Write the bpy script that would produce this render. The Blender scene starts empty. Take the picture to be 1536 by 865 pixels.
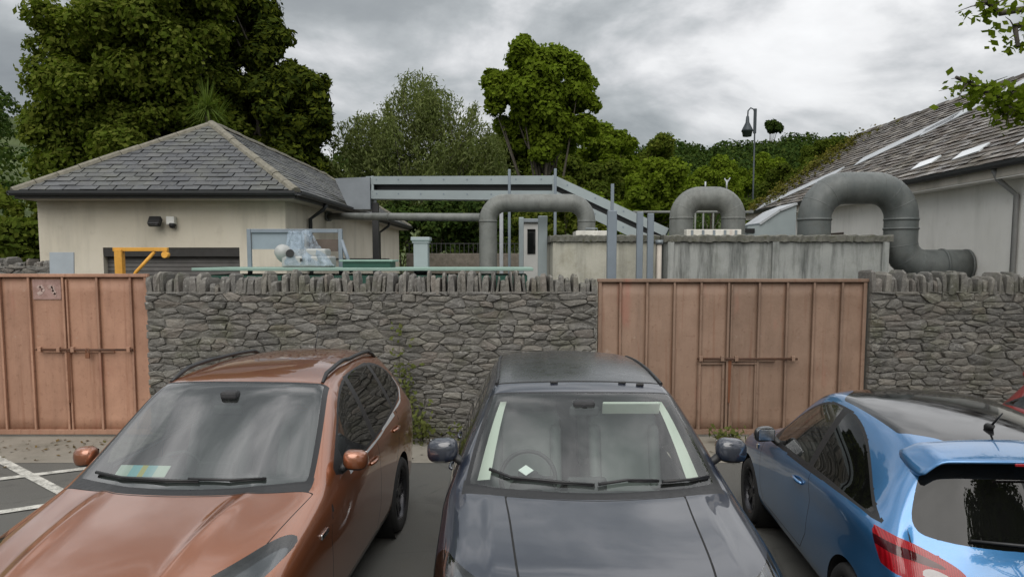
import bpy, bmesh, math, random
import numpy as np
from mathutils import Vector, Matrix

random.seed(7)
rng = np.random.default_rng(11)
scene = bpy.context.scene
COL = scene.collection
R = math.radians

# ------------------------------------------------------------------ camera model (used to measure where things stand)
CAM_H, CAM_PITCH, CAM_F, CAM_CY = 2.55, R(4.77), 1100.0, 480.0
def at(px, py, Y):
    """world point at distance Y seen at pixel (px,py) of the 1536 px wide photograph"""
    c, s = math.cos(CAM_PITCH), math.sin(CAM_PITCH)
    m = (py - CAM_CY) / CAM_F
    dz = Y * (m * c + s) / (c - m * s)
    D = Y * c + dz * s
    return Vector(((px - 768) / CAM_F * D, Y, CAM_H - dz))
def gp(px, py):
    """ground point under a pixel"""
    c, s = math.cos(CAM_PITCH), math.sin(CAM_PITCH)
    m = (py - CAM_CY) / CAM_F
    Y = CAM_H * (c - m * s) / (m * c + s)
    return at(px, py, Y)

# ------------------------------------------------------------------ object helpers
def link(o, parent=None):
    COL.objects.link(o)
    if parent is not None:
        o.parent = parent
    return o
def tag(o, label=None, cat=None, group=None, kind=None):
    if label: o['label'] = label
    if cat: o['category'] = cat
    if group: o['group'] = group
    if kind: o['kind'] = kind
    return o
def empty(name, loc=(0, 0, 0), rz=0.0):
    o = bpy.data.objects.new(name, None)
    o.empty_display_size = 0.2
    o.location = loc; o.rotation_euler = (0, 0, rz)
    return link(o)
def children(o):
    return [c for c in bpy.data.objects if c.parent == o]
def copy_tree(o, parent=None):
    c = o.copy(); COL.objects.link(c)
    if parent is not None: c.parent = parent
    for ch in children(o): copy_tree(ch, c)
    return c

def rotm(d):
    """matrix whose z axis is d"""
    d = Vector(d).normalized()
    return d.to_track_quat('Z', 'Y').to_matrix()

class MB:
    def __init__(s):
        s.v = []; s.f = []; s.m = []; s.sm = []
        s.mat = 0
    def add(s, verts, faces, smooth=False):
        b = len(s.v)
        s.v += [tuple(p) for p in verts]
        for f in faces:
            s.f.append([i + b for i in f]); s.m.append(s.mat); s.sm.append(smooth)
        return s
    def box(s, c, size, rot=None, bev=0.0):
        hx, hy, hz = [d / 2 for d in size]
        if bev <= 0:
            vs = [(x, y, z) for x in (-hx, hx) for y in (-hy, hy) for z in (-hz, hz)]
            fs = [(0, 1, 3, 2), (4, 6, 7, 5), (0, 4, 5, 1), (2, 3, 7, 6), (0, 2, 6, 4), (1, 5, 7, 3)]
        else:
            bm = bmesh.new(); bmesh.ops.create_cube(bm, size=1)
            for v in bm.verts: v.co = Vector((v.co.x * 2 * hx, v.co.y * 2 * hy, v.co.z * 2 * hz))
            bmesh.ops.bevel(bm, geom=bm.edges[:], offset=min(bev, hx * .95, hy * .95, hz * .95), segments=2, affect='EDGES', profile=.5)
            bm.verts.index_update()
            vs = [v.co.copy() for v in bm.verts]; fs = [[v.index for v in f.verts] for f in bm.faces]
            bm.free()
        M = rot if rot is not None else Matrix.Identity(3)
        return s.add([Vector(c) + M @ Vector(p) for p in vs], fs)
    def cyl(s, a, b, r0, r1=None, n=16, caps=True, smooth=True):
        a, b = Vector(a), Vector(b); r1 = r0 if r1 is None else r1
        M = rotm(b - a)
        vs = []
        for (p, r) in ((a, r0), (b, r1)):
            for k in range(n):
                t = 2 * math.pi * k / n
                vs.append(p + M @ Vector((r * math.cos(t), r * math.sin(t), 0)))
        s.add(vs, [(k, (k + 1) % n, n + (k + 1) % n, n + k) for k in range(n)], smooth)
        if caps:
            s.add(vs[:n], [list(range(n))[::-1]]); s.add(vs[n:], [list(range(n))])
        return s
    def tube(s, pts, rad, n=12, caps=True, smooth=True):
        """round tube along a polyline; rad number or list"""
        pts = [Vector(p) for p in pts]
        if not hasattr(rad, '__len__'): rad = [rad] * len(pts)
        rings = []
        up = None
        for i, p in enumerate(pts):
            d = (pts[min(i + 1, len(pts) - 1)] - pts[max(i - 1, 0)])
            d = d.normalized() if d.length > 1e-9 else Vector((0, 0, 1))
            if up is None:
                up = Vector((0, 0, 1)) if abs(d.z) < .9 else Vector((1, 0, 0))
            x = up.cross(d)
            if x.length < 1e-6: x = Vector((1, 0, 0)).cross(d)
            x.normalize(); y = d.cross(x); up = y
            rings.append([p + rad[i] * (x * math.cos(2 * math.pi * k / n) + y * math.sin(2 * math.pi * k / n)) for k in range(n)])
        vs = [p for r in rings for p in r]
        fs = []
        for i in range(len(pts) - 1):
            for k in range(n):
                fs.append((i * n + k, i * n + (k + 1) % n, (i + 1) * n + (k + 1) % n, (i + 1) * n + k))
        s.add(vs, fs, smooth)
        if caps:
            s.add(rings[0], [list(range(n))[::-1]]); s.add(rings[-1], [list(range(n))])
        return s
    def lathe(s, prof, axis_o, axis_d, n=32, smooth=True, a0=0, a1=2 * math.pi):
        """prof: (radius, height along axis)"""
        M = rotm(axis_d); o = Vector(axis_o); full = abs(a1 - a0 - 2 * math.pi) < 1e-6
        k_n = n if full else n + 1
        vs = []
        for (r, h) in prof:
            for k in range(k_n):
                t = a0 + (a1 - a0) * k / n
                vs.append(o + M @ Vector((r * math.cos(t), r * math.sin(t), h)))
        fs = []
        for i in range(len(prof) - 1):
            for k in range(n):
                k2 = (k + 1) % k_n
                fs.append((i * k_n + k, i * k_n + k2, (i + 1) * k_n + k2, (i + 1) * k_n + k))
        return s.add(vs, fs, smooth)
    def prism(s, poly, z0, z1, M=None, o=(0, 0, 0), smooth=False):
        """extrude a 2D polygon between z0 and z1, in frame M at o"""
        M = M or Matrix.Identity(3); o = Vector(o); n = len(poly)
        vs = [o + M @ Vector((x, y, z0)) for x, y in poly] + [o + M @ Vector((x, y, z1)) for x, y in poly]
        s.add(vs, [list(range(n))[::-1], list(range(n, 2 * n))])
        s.add(vs, [(k, (k + 1) % n, n + (k + 1) % n, n + k) for k in range(n)], smooth)
        return s
    def build(s, name, mat, parent=None, fixn=True, shade=None):
        me = bpy.data.meshes.new(name)
        me.from_pydata(s.v, [], s.f)
        mats = mat if isinstance(mat, (list, tuple)) else [mat]
        for m in mats: me.materials.append(m)
        me.polygons.foreach_set('material_index', s.m)
        me.polygons.foreach_set('use_smooth', s.sm if shade is None else [shade] * len(s.f))
        if fixn:
            bm = bmesh.new(); bm.from_mesh(me)
            bmesh.ops.remove_doubles(bm, verts=bm.verts[:], dist=1e-5)
            bmesh.ops.recalc_face_normals(bm, faces=bm.faces[:])
            bm.to_mesh(me); bm.free()
        me.update()
        return link(bpy.data.objects.new(name, me), parent)

def np_mesh(name, V, F, mat, parent=None, smooth=False, normals=None):
    """V (n,3) array, F (m,k) array of equal polygons"""
    me = bpy.data.meshes.new(name)
    F = np.asarray(F, dtype=np.int32); V = np.asarray(V, dtype=np.float32)
    m, k = F.shape
    me.vertices.add(len(V)); me.vertices.foreach_set('co', V.ravel())
    me.loops.add(m * k); me.loops.foreach_set('vertex_index', F.ravel())
    me.polygons.add(m)
    me.polygons.foreach_set('loop_start', np.arange(0, m * k, k, dtype=np.int32))
    me.polygons.foreach_set('use_smooth', [smooth] * m)
    me.materials.append(mat)
    me.update(calc_edges=True); me.validate()
    if normals is not None:
        me.normals_split_custom_set_from_vertices([tuple(x) for x in normals])
    return link(bpy.data.objects.new(name, me), parent)

# ------------------------------------------------------------------ material helpers
class NT:
    def __init__(s, name):
        s.m = bpy.data.materials.new(name); s.m.use_nodes = True
        s.t = s.m.node_tree; s.t.nodes.clear()
        s.out = s.n('ShaderNodeOutputMaterial')
    def n(s, typ, **kw):
        nd = s.t.nodes.new(typ)
        for k, v in kw.items(): setattr(nd, k, v)
        return nd
    def l(s, a, b): s.t.links.new(a, b)
    def val(s, sock, v):
        if hasattr(v, 'is_output') or isinstance(v, bpy.types.NodeSocket): s.l(v, sock)
        else: sock.default_value = v
    def coord(s, kind='Object'):
        return s.n('ShaderNodeTexCoord').outputs[kind]
    def mapping(s, vec, scale=(1, 1, 1), rot=(0, 0, 0), loc=(0, 0, 0)):
        m = s.n('ShaderNodeMapping'); s.l(vec, m.inputs['Vector'])
        m.inputs['Scale'].default_value = scale; m.inputs['Rotation'].default_value = rot; m.inputs['Location'].default_value = loc
        return m.outputs[0]
    def noise(s, vec, scale, detail=4, rough=.55, dist=0.0):
        n = s.n('ShaderNodeTexNoise'); s.l(vec, n.inputs['Vector'])
        n.inputs['Scale'].default_value = scale; n.inputs['Detail'].default_value = detail
        n.inputs['Roughness'].default_value = rough; n.inputs['Distortion'].default_value = dist
        return n.outputs['Fac']
    def ramp(s, fac, stops, interp='LINEAR'):
        r = s.n('ShaderNodeValToRGB'); s.l(fac, r.inputs[0]); cr = r.color_ramp; cr.interpolation = interp
        while len(cr.elements) > 1: cr.elements.remove(cr.elements[-1])
        for i, (p, c) in enumerate(stops):
            e = cr.elements[0] if i == 0 else cr.elements.new(p)
            e.position = p
            e.color = (c, c, c, 1) if not hasattr(c, '__len__') else (*c[:3], 1)
        return r.outputs[0]
    def mix(s, fac, a, b, mode='MIX'):
        m = s.n('ShaderNodeMix', data_type='RGBA', blend_type=mode)
        s.val(m.inputs[0], fac)
        for sock, v in ((m.inputs[6], a), (m.inputs[7], b)):
            if isinstance(v, bpy.types.NodeSocket): s.l(v, sock)
            else: sock.default_value = (*v[:3], 1)
        return m.outputs[2]
    def math(s, op, a, b=None, clamp=False):
        m = s.n('ShaderNodeMath', operation=op); m.use_clamp = clamp
        s.val(m.inputs[0], a)
        if b is not None: s.val(m.inputs[1], b)
        return m.outputs[0]
    def bump(s, h, strength=.3, dist=.02, normal=None):
        b = s.n('ShaderNodeBump'); s.l(h, b.inputs['Height'])
        b.inputs['Strength'].default_value = strength; b.inputs['Distance'].default_value = dist
        if normal is not None: s.l(normal, b.inputs['Normal'])
        return b.outputs[0]
    def pbsdf(s, base, rough=.6, metal=0.0, normal=None, **kw):
        p = s.n('ShaderNodeBsdfPrincipled')
        if isinstance(base, bpy.types.NodeSocket): s.l(base, p.inputs['Base Color'])
        else: p.inputs['Base Color'].default_value = (*base[:3], 1)
        s.val(p.inputs['Roughness'], rough); s.val(p.inputs['Metallic'], metal)
        if normal is not None: s.l(normal, p.inputs['Normal'])
        for k, v in kw.items(): s.val(p.inputs[k.replace('_', ' ')], v)
        s.l(p.outputs[0], s.out.inputs[0])
        return s.m
def srgb(r, g, b):
    f = lambda c: (c / 255 / 12.92) if c <= 10 else ((c / 255 + .055) / 1.055) ** 2.4
    return (f(r), f(g), f(b))

def mat_plain(name, col, rough=.6, metal=0, var=.25, scale=6, bump=.0, **kw):
    n = NT(name); v = n.coord()
    f = n.noise(v, scale, 5, .6)
    c = n.mix(f, tuple(x * (1 - var) for x in col), tuple(min(1, x * (1 + var)) for x in col))
    rr = n.ramp(n.noise(v, scale * 2.3, 3), [(.3, max(.02, rough - .08)), (.7, min(1, rough + .08))])
    nm = n.bump(n.noise(v, scale * 8, 4), bump, .01) if bump else None
    return n.pbsdf(c, rr, metal, nm, **kw)

MT = {}
MT['plastic'] = mat_plain('black_plastic', (.018, .018, .019), .45, 0, .2, 20)
MT['rubber'] = mat_plain('tyre_rubber', (.02, .02, .02), .8, 0, .3, 30, .1)
MT['gap'] = mat_plain('dark_gap', (.006, .006, .006), .8)
MT['chrome'] = mat_plain('bright_metal', (.62, .63, .64), .18, 1, .1, 8)
MT['alloy'] = mat_plain('wheel_alloy', (.30, .31, .32), .3, .9, .15, 12)
MT['dark_alloy'] = mat_plain('dark_wheel_alloy', (.05, .05, .055), .3, .7, .15, 12)
MT['cabin'] = mat_plain('cabin_trim', (.028, .028, .03), .7, 0, .25, 15, .05)
MT['seat_dark'] = mat_plain('seat_fabric', (.085, .086, .09), .85, 0, .25, 25, .1)
MT['seat_grey'] = mat_plain('seat_leather', (.22, .23, .23), .6, 0, .15, 9, .05)
MT['cream_trim'] = mat_plain('pale_headliner', (.62, .62, .56), .8, 0, .06, 9)
MT['galv'] = mat_plain('galvanised_steel', (.23, .26, .28), .5, .35, .3, 2.2)
MT['white_paint'] = mat_plain('white_paint', (.74, .74, .70), .6, 0, .12, 3)
MT['paper'] = mat_plain('paper', (.8, .8, .78), .8, 0, .05, 3)

def rand_dirs(n, up=.0):
    d = rng.normal(size=(n, 3)); d[:, 2] += up; return d / np.linalg.norm(d, axis=1, keepdims=True)
def leaf_quads(P, N, size, elong=1.7, jit=.5, T=None):
    n = len(P); s = size * rng.uniform(1 - jit, 1 + jit, n)[:, None]
    if T is None: T = rng.normal(size=(n, 3))
    T = T - (T * N).sum(1, keepdims=True) * N; T /= np.linalg.norm(T, axis=1, keepdims=True) + 1e-9
    B = np.cross(N, T); h = s * elong / 2; w = s / 2
    V = np.stack([P - T * h, P + B * w, P + T * h, P - B * w], axis=1).reshape(-1, 3)
    return V, np.arange(4 * n).reshape(-1, 4)
# ================================================================== cars
def bspl(u, n):
    """uniform cubic B-spline basis: indices (4) and weights (4) for parameter u in [0,n-1] with clamped ends"""
    i = min(int(math.floor(u)), n - 2); t = u - i
    w = ((1 - t) ** 3 / 6, (3 * t ** 3 - 6 * t * t + 4) / 6, (-3 * t ** 3 + 3 * t * t + 3 * t + 1) / 6, t ** 3 / 6)
    return [min(max(i + k - 1, 0), n - 1) for k in range(4)], w
def bmat(us, n):
    B = np.zeros((len(us), n))
    for r, u in enumerate(us):
        ix, w = bspl(u, n)
        for a, b in zip(ix, w): B[r, a] += b
    return B
def sdpoly(P, px, py):
    """signed distance (negative inside) of points to polygon P"""
    P = np.asarray(P, float); n = len(P)
    d = np.full(px.shape, 1e9); s = np.ones(px.shape)
    for i in range(n):
        a = P[i]; b = P[i - 1]
        e = b - a; wx = px - a[0]; wy = py - a[1]
        t = np.clip((wx * e[0] + wy * e[1]) / max(e @ e, 1e-12), 0, 1)
        d = np.minimum(d, (wx - e[0] * t) ** 2 + (wy - e[1] * t) ** 2)
        c1 = py >= a[1]; c2 = py < b[1]; c3 = e[0] * wy > e[1] * wx
        flip = (c1 & c2 & c3) | (~c1 & ~c2 & ~c3)
        s = np.where(flip, -s, s)
    return s * np.sqrt(d)
def roundpoly(P, k=3, sharp=()):
    """Chaikin smoothing"""
    P = [Vector(p) for p in P]
    for _ in range(k):
        Q = []
        for i in range(len(P)):
            a, b = P[i], P[(i + 1) % len(P)]
            Q += [a * .75 + b * .25, a * .25 + b * .75]
        P = Q
    return [(p.x, p.y) for p in P]

class Body:
    def __init__(s, rows, cols_fn, du=.024):
        """rows: control stations; cols_fn(row)-> list of (x,y,z) from the centre line outwards and down"""
        half = np.array([cols_fn(r) for r in rows], float)           # (I,J,3)
        I, J, _ = half.shape
        full = np.concatenate([half[:, :0:-1] * np.array([-1, 1, 1]), half], axis=1)
        N = full.shape[1]
        # sample parameters with even spacing
        def params(n, seg):
            out = []
            for i in range(n - 1):
                k = max(2, int(math.ceil(seg[i] / du)))
                out += [i + t / k for t in range(k)]
            return np.array(out + [n - 1])
        su = np.linalg.norm(np.diff(full, axis=0), axis=2).max(1); sv = np.linalg.norm(np.diff(full, axis=1), axis=2).max(0)
        sv = np.minimum(sv, .5)
        us, vs = params(I, su), params(N, sv)
        S = np.einsum('ai,bj,ijk->abk', bmat(us, I), bmat(vs, N), full)
        s.bm = bm = bmesh.new()
        lu = bm.verts.layers.float.new('u'); lv = bm.verts.layers.float.new('v')
        s.lt = bm.faces.layers.int.new('tag')
        vv = [[bm.verts.new(S[a, b]) for b in range(len(vs))] for a in range(len(us))]
        for a in range(len(us)):
            for b in range(len(vs)):
                vv[a][b][lu] = us[a]; vv[a][b][lv] = vs[b] - (J - 1)
        for a in range(len(us) - 1):
            for b in range(len(vs) - 1):
                bm.faces.new((vv[a][b], vv[a][b + 1], vv[a + 1][b + 1], vv[a + 1][b]))
        bm.normal_update()
        # outward normals?
        f = max(bm.faces, key=lambda f: f.calc_center_median().z)
        if f.normal.z < 0:
            bmesh.ops.reverse_faces(bm, faces=bm.faces[:]); bm.normal_update()
        s.tags = ['body']
    def arrays(s):
        """numpy view of the current mesh"""
        bm = s.bm
        me = bpy.data.meshes.new('tmp'); bm.to_mesh(me)
        nv = len(me.vertices); co = np.empty(nv * 3, np.float32); me.vertices.foreach_get('co', co); co = co.reshape(-1, 3).astype(float)
        U = np.empty(nv, np.float32); V = np.empty(nv, np.float32)
        me.attributes['u'].data.foreach_get('value', U); me.attributes['v'].data.foreach_get('value', V)
        ne = len(me.edges); ed = np.empty(ne * 2, np.int32); me.edges.foreach_get('vertices', ed)
        npol = len(me.polygons); ls = np.empty(npol, np.int32); me.polygons.foreach_get('loop_start', ls)
        lv = np.empty(len(me.loops), np.int32); me.loops.foreach_get('vertex_index', lv)
        tg = np.empty(npol, np.int32); me.attributes['tag'].data.foreach_get('value', tg)
        bpy.data.meshes.remove(me)
        A = np.column_stack([co, U, V])
        return A, ed.reshape(-1, 2), ls, lv, tg
    def as_fields(s, A): return dict(x=A[:, 0], y=A[:, 1], z=A[:, 2], u=A[:, 3], v=A[:, 4])
    def cut(s, phi, mask=None):
        """split the faces along phi=0 (only where mask holds)"""
        bm = s.bm
        A, ed, _, _, _ = s.arrays(); F = s.as_fields(A)
        p = phi(F).astype(float); mk = mask(F) if mask is not None else np.ones(len(p), bool)
        bm.verts.ensure_lookup_table(); bm.edges.ensure_lookup_table()
        pa, pb = p[ed[:, 0]], p[ed[:, 1]]
        both = mk[ed[:, 0]] & mk[ed[:, 1]]
        cross = np.nonzero(both & (pa * pb < 0))[0]
        on = set(bm.verts[i] for i in np.nonzero(mk & (np.abs(p) < 1e-9))[0])
        edges = [(bm.edges[i], bm.verts[ed[i, 0]], bm.verts[ed[i, 1]], pa[i], pb[i]) for i in cross]
        near = set()
        for e, va, vb, qa, qb in edges:
            t = qa / (qa - qb)
            if t < .04 or va in near: 
                if t < .04: on.add(va); near.add(va)
                else: t = max(t, .04)
                if t < .04: continue
            if t > .96: on.add(vb); near.add(vb); continue
            if t < .04: continue
            _, nv = bmesh.utils.edge_split(e, va, t)
            on.add(nv)
        fs = set(f for v in on for f in v.link_faces)
        for f in fs:
            o = [v for v in f.verts if v in on]
            if len(o) != 2: continue
            a, b = o
            if any(b in (l.link_loop_next.vert, l.link_loop_prev.vert) for l in f.loops if l.vert is a): continue
            bmesh.utils.face_split(f, a, b)
    def assign(s, name, phi, mask=None, over=None, docut=True):
        if docut: s.cut(phi, mask)
        if name not in s.tags: s.tags.append(name)
        t = s.tags.index(name)
        A, ed, ls, lv, tg = s.arrays()
        cnt = np.diff(np.append(ls, len(lv)))
        C = np.add.reduceat(A[lv], ls, axis=0) / cnt[:, None]
        F = s.as_fields(C)
        p = phi(F) < 0
        if mask is not None: p &= mask(F)
        if over is not None: p &= np.isin(tg, [s.tags.index(o) for o in over if o in s.tags])
        s.bm.faces.ensure_lookup_table()
        for i in np.nonzero(p)[0]: s.bm.faces[i][s.lt] = t
    def delete(s, phi, mask=None):
        s.assign('_del', phi, mask)
        t = s.tags.index('_del')
        bmesh.ops.delete(s.bm, geom=[f for f in s.bm.faces if f[s.lt] == t], context='FACES')
    def part(s, tag_name, name, mat, parent, side=None, off=0.0, flt=None, extra=()):
        """faces of one tag (and of extra (tag, material) pairs) as an object"""
        bm = s.bm; bm.normal_update()
        prs = [(tag_name, mat)] + list(extra)
        idx = {}; V = []; NN = []; FF = []; MI = []; mats = []
        for tn, mt in prs:
            if tn not in s.tags: continue
            t = s.tags.index(tn); mi = len(mats); mats.append(mt)
            fs = [f for f in bm.faces if f[s.lt] == t]
            if side is not None: fs = [f for f in fs if f.calc_center_median().x * side > 0]
            if flt is not None: fs = [f for f in fs if flt(f.calc_center_median())]
            for f in fs:
                q = []
                for v in f.verts:
                    if v not in idx:
                        idx[v] = len(V); V.append(v.co + v.normal * off); NN.append(v.normal.copy())
                    q.append(idx[v])
                FF.append(q); MI.append(mi)
        if not FF: return None
        me = bpy.data.meshes.new(name); me.from_pydata(V, [], FF)
        for m in mats: me.materials.append(m)
        me.polygons.foreach_set('material_index', MI)
        me.polygons.foreach_set('use_smooth', [True] * len(FF)); me.update()
        me.normals_split_custom_set_from_vertices([tuple(x) for x in NN])
        return link(bpy.data.objects.new(name, me), parent)
    def snap(s, x, y=None, z=None, side=1):
        """surface point on one side: nearest vertex by (y,z) or by (x,y) from above"""
        pass

def std_cols(zmid=.55, ribx=.62):
    """columns for a row dict"""
    def f(r):
        yc, zc, y3, x3, z3, ys, z5, x5, w = r[:9]
        opt = r[9] if len(r) > 9 else {}
        zl = opt.get('zl', .30); rib = opt.get('rib', 0.0)
        def top(t):
            q = t * t
            return (x3 * t, yc + (y3 - yc) * q, zc + (z3 - zc) * (.55 * q + .45 * q * q))
        P = [top(0), top(.30)]
        for t, k in ((ribx - .055, 0), (ribx, 1.0), (ribx + .055, 0.1)):
            x, y, z = top(t); P.append((x, y, z + rib * k))
        P += [top(.86), top(1)]
        b = opt.get('bul', .02)
        P.append(((x3 * .5 + x5 * .5) + b, (y3 + ys) / 2, (z3 + z5) / 2))       # 7 : mid glass
        P.append((x5, ys, z5))                                                  # 8 : belt
        wsh = opt.get('wsh', w * .985)
        P.append((wsh, ys, z5 - opt.get('dsh', .06)))                           # 9 : shoulder
        zm = opt.get('zm', (z5 + zl) / 2 + .03)
        P.append((opt.get('wu', w), ys, zm + .10)); P.append((w, ys, zm - .05))  # 10, 11
        P.append((w * .985, ys, zl + .10)); P.append((w * .965, ys, zl))          # 12, 13
        P.append((w * .88, ys, zl - .10)); P.append((0, ys, zl - .10))            # 14, 15
        if opt.get('flat') is not None:                                          # closing row of nose / tail
            zz = opt['flat']
            P = [(x, y, zz + (z - zz) * .12) for x, y, z in P]
        return P
    return f
# column index of the belt: 8, top edge: 6

def make_wheel(root, c, r, width, side, mats, spokes=5, name='wheel', twin=True):
    """wheel as thing part with tyre/rim; axis along x, side=+1 outer face to +x"""
    e = bpy.data.objects.new(name, None); link(e, root); e.location = c; e.empty_display_size = .1
    rr = r * .70; w = width / 2
    t = MB()
    prof = [(rr, -w * .9), (r * .93, -w), (r * .985, -w * .8), (r, -w * .5), (r, w * .5), (r * .985, w * .8), (r * .93, w), (rr + .015, w * .95), (rr, w * .85)]
    t.lathe(prof, (0, 0, 0), (side, 0, 0), 48)
    t.build('tyre', mats[0], e)
    m = MB()
    m.lathe([(rr, -w * .85), (rr * .93, -w * .6), (rr * .93, w * .55), (rr * .97, w * .8), (rr + .004, w * .9)], (0, 0, 0), (side, 0, 0), 40)
    M = rotm((side, 0, 0))
    m.lathe([(0.001, w * .62), (rr * .16, w * .62), (rr * .2, w * .45), (rr * .2, 0)], (0, 0, 0), (side, 0, 0), 24)
    for k in range(spokes):
        for dk in ((-.13, .13) if twin else (0,)):
            a = 2 * math.pi * k / spokes + dk
            a2 = 2 * math.pi * k / spokes + dk * 1.6
            p0 = Vector((math.cos(a) * rr * .15, math.sin(a) * rr * .15, w * .52)); p1 = Vector((math.cos(a2) * rr * .95, math.sin(a2) * rr * .95, w * .62))
            tdir = (p1 - p0).normalized(); sdir = tdir.cross(Vector((0, 0, 1))).normalized()
            hw0, hw1 = (.028, .020) if twin else (.04, .03)
            vs = []
            for p, hw in ((p0, hw0), (p1, hw1)):
                for sx, dz in ((-1, -.03), (-1, 0), (1, 0), (1, -.03)):
                    vs.append(M @ (p + sdir * hw * sx + Vector((0, 0, dz))))
            m.add(vs, [(0, 1, 5, 4), (1, 2, 6, 5), (2, 3, 7, 6), (3, 0, 4, 7), (0, 3, 2, 1), (4, 5, 6, 7)])
    m.build('rim', mats[1], e)
    d = MB()
    d.lathe([(0.001, w * .05), (rr * .80, w * .05), (rr * .80, -w * .05), (0.001, -w * .05)], (0, 0, 0), (side, 0, 0), 32)
    d.build('brake_disc', mats[2], e)
    return e

def make_seat(root, x, y, z, mat, wid=.5, rear=False, head=True):
    """seat facing -y"""
    e = bpy.data.objects.new('seat', None); link(e, root); e.location = (x, y, z); e.empty_display_size = .1
    m = MB(); m.box((0, -.05, .02), (wid, .5, .16), None, .05)
    m.build('cushion', mat, e, shade=True)
    M = Matrix.Rotation(R(-20), 3, 'X')
    b = MB()
    b.box((0, .24, .38), (wid * .98, .14, .66), M, .055); b.box((wid * .42, .2, .36), (.09, .16, .5), M, .04); b.box((-wid * .42, .2, .36), (.09, .16, .5), M, .04)
    b.build('seat_back', mat, e, shade=True)
    if head:
        h = MB(); h.box((0, .38, .80), (.27, .10, .20), M, .045); h.cyl((-.06, .33, .66), (-.06, .36, .74), .008, n=8); h.cyl((.06, .33, .66), (.06, .36, .74), .008, n=8)
        h.build('headrest', mat, e, shade=True)
    return e

def mirror_part(root, side, c, size, paint, extra=None, camback=False):
    """door mirror: housing + glass + arm. glass faces +y (rearwards)"""
    e = bpy.data.objects.new('door_mirror', None); link(e, root); e.location = c; e.empty_display_size = .1
    sx, sy, sz = size
    # superellipsoid housing, flat at the rear
    n1, n2 = 14, 20
    def hous(zcut, mat, nm):
        V = []; F = []
        for i in range(n1 + 1):
            th = -math.pi / 2 + math.pi * i / n1
            for k in range(n2):
                ph = 2 * math.pi * k / n2
                cs = lambda t, p: math.copysign(abs(math.cos(t)) ** p, math.cos(t))
                sn = lambda t, p: math.copysign(abs(math.sin(t)) ** p, math.sin(t))
                x = cs(th, .62) * cs(ph, .7) * sx / 2
                y = cs(th, .62) * sn(ph, .7) * sy / 2
                z = sn(th, .75) * sz / 2
                y = min(y, sy * .3)
                z += -.10 * sz * (x * side / sx)
                x2 = x
                if x * side > 0: y += .25 * abs(x)          # outer end swept back
                V.append((x2, y, z))
        for i in range(n1):
            for k in range(n2):
                zm = (i + .5) / n1
                if zcut(zm): F.append((i * n2 + k, i * n2 + (k + 1) % n2, (i + 1) * n2 + (k + 1) % n2, (i + 1) * n2 + k))
        m = MB(); m.add(V, F, True); return m.build(nm, mat, e)
    hous(lambda z: z >= .30, paint, 'cap'); hous(lambda z: z < .30, extra or MT['plastic'], 'lower_cover')
    g = MB(); g.box((0, sy * .3 + .012, -.0), (sx * .82, .004, sz * .7), None, .002); g.build('mirror_glass', MT['chrome'], e)
    a = MB(); a.tube([(-side * sx * .38, 0, -sz * .25), (-side * sx * .62, .02, -sz * .55), (-side * (sx * .62 + .06), .03, -sz * .62)], [.03, .028, .035], 10)
    a.build('mirror_arm', MT['plastic'], e)
    return e

def on_side(B, y, z, side, names=None):
    """point and normal of the body side at (y,z)"""
    best = None; bd = 1e9
    for v in B.bm.verts:
        if v.co.x * side > .3:
            d = (v.co.y - y) ** 2 + (v.co.z - z) ** 2
            if d < bd: bd = d; best = v
    return best.co.copy(), best.normal.copy()
def on_top(B, x, y):
    best = None; bd = 1e9
    for v in B.bm.verts:
        if v.co.z > .7:
            d = (v.co.x - x) ** 2 + (v.co.y - y) ** 2 - v.co.z * .0005
            if d < bd: bd = d; best = v
    return best.co.copy(), best.normal.copy()

def glass_mat(name, tint=(.55, .60, .58), f0=.08, dirt=.04):
    n = NT(name)
    tr = n.n('ShaderNodeBsdfTransparent'); tr.inputs[0].default_value = (*tint, 1)
    gl = n.n('ShaderNodeBsdfGlossy'); gl.inputs['Color'].default_value = (1, 1, 1, 1); gl.inputs['Roughness'].default_value = .015
    df = n.n('ShaderNodeBsdfDiffuse'); df.inputs[0].default_value = (.35, .36, .34, 1)
    lw = n.n('ShaderNodeLayerWeight'); lw.inputs['Blend'].default_value = .5
    p5 = n.math('POWER', lw.outputs['Facing'], 4.2)
    fr = n.math('ADD', n.math('MULTIPLY', p5, 1 - f0), f0, True)
    d = n.n('ShaderNodeMixShader'); n.l(n.math('MULTIPLY', n.noise(n.coord(), 3.5, 4), dirt * 2), d.inputs[0])
    n.l(tr.outputs[0], d.inputs[1]); n.l(df.outputs[0], d.inputs[2])
    mx = n.n('ShaderNodeMixShader'); n.l(fr, mx.inputs[0]); n.l(d.outputs[0], mx.inputs[1]); n.l(gl.outputs[0], mx.inputs[2])
    n.l(mx.outputs[0], n.out.inputs[0])
    return n.m
def paint_mat(name, col, metal=.5, rough=.35, flake=.15, dirt=.25, coat=1.0):
    n = NT(name); v = n.coord()
    fl = n.noise(v, 900, 1)
    c = n.mix(n.ramp(fl, [(.35, 0), (.65, 1)]), tuple(x * (1 - flake) for x in col), tuple(min(1, x * (1 + flake)) for x in col))
    du = n.noise(v, 2.2, 6, .65)
    c = n.mix(n.math('MULTIPLY', n.ramp(du, [(.42, 0), (.75, 1)]), dirt), c, (.22, .20, .17))
    cr = n.ramp(n.noise(v, 5, 6, .7), [(.3, .008), (.75, .035)])
    orange = n.bump(n.noise(v, 14, 2), .012, .01)
    return n.pbsdf(c, rough, metal, None, Coat_Weight=coat, Coat_Roughness=cr, Coat_IOR=1.78, Coat_Normal=orange)
MT['windscreen'] = glass_mat('windscreen_glass', (.58, .66, .62), .15, .02)
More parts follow.
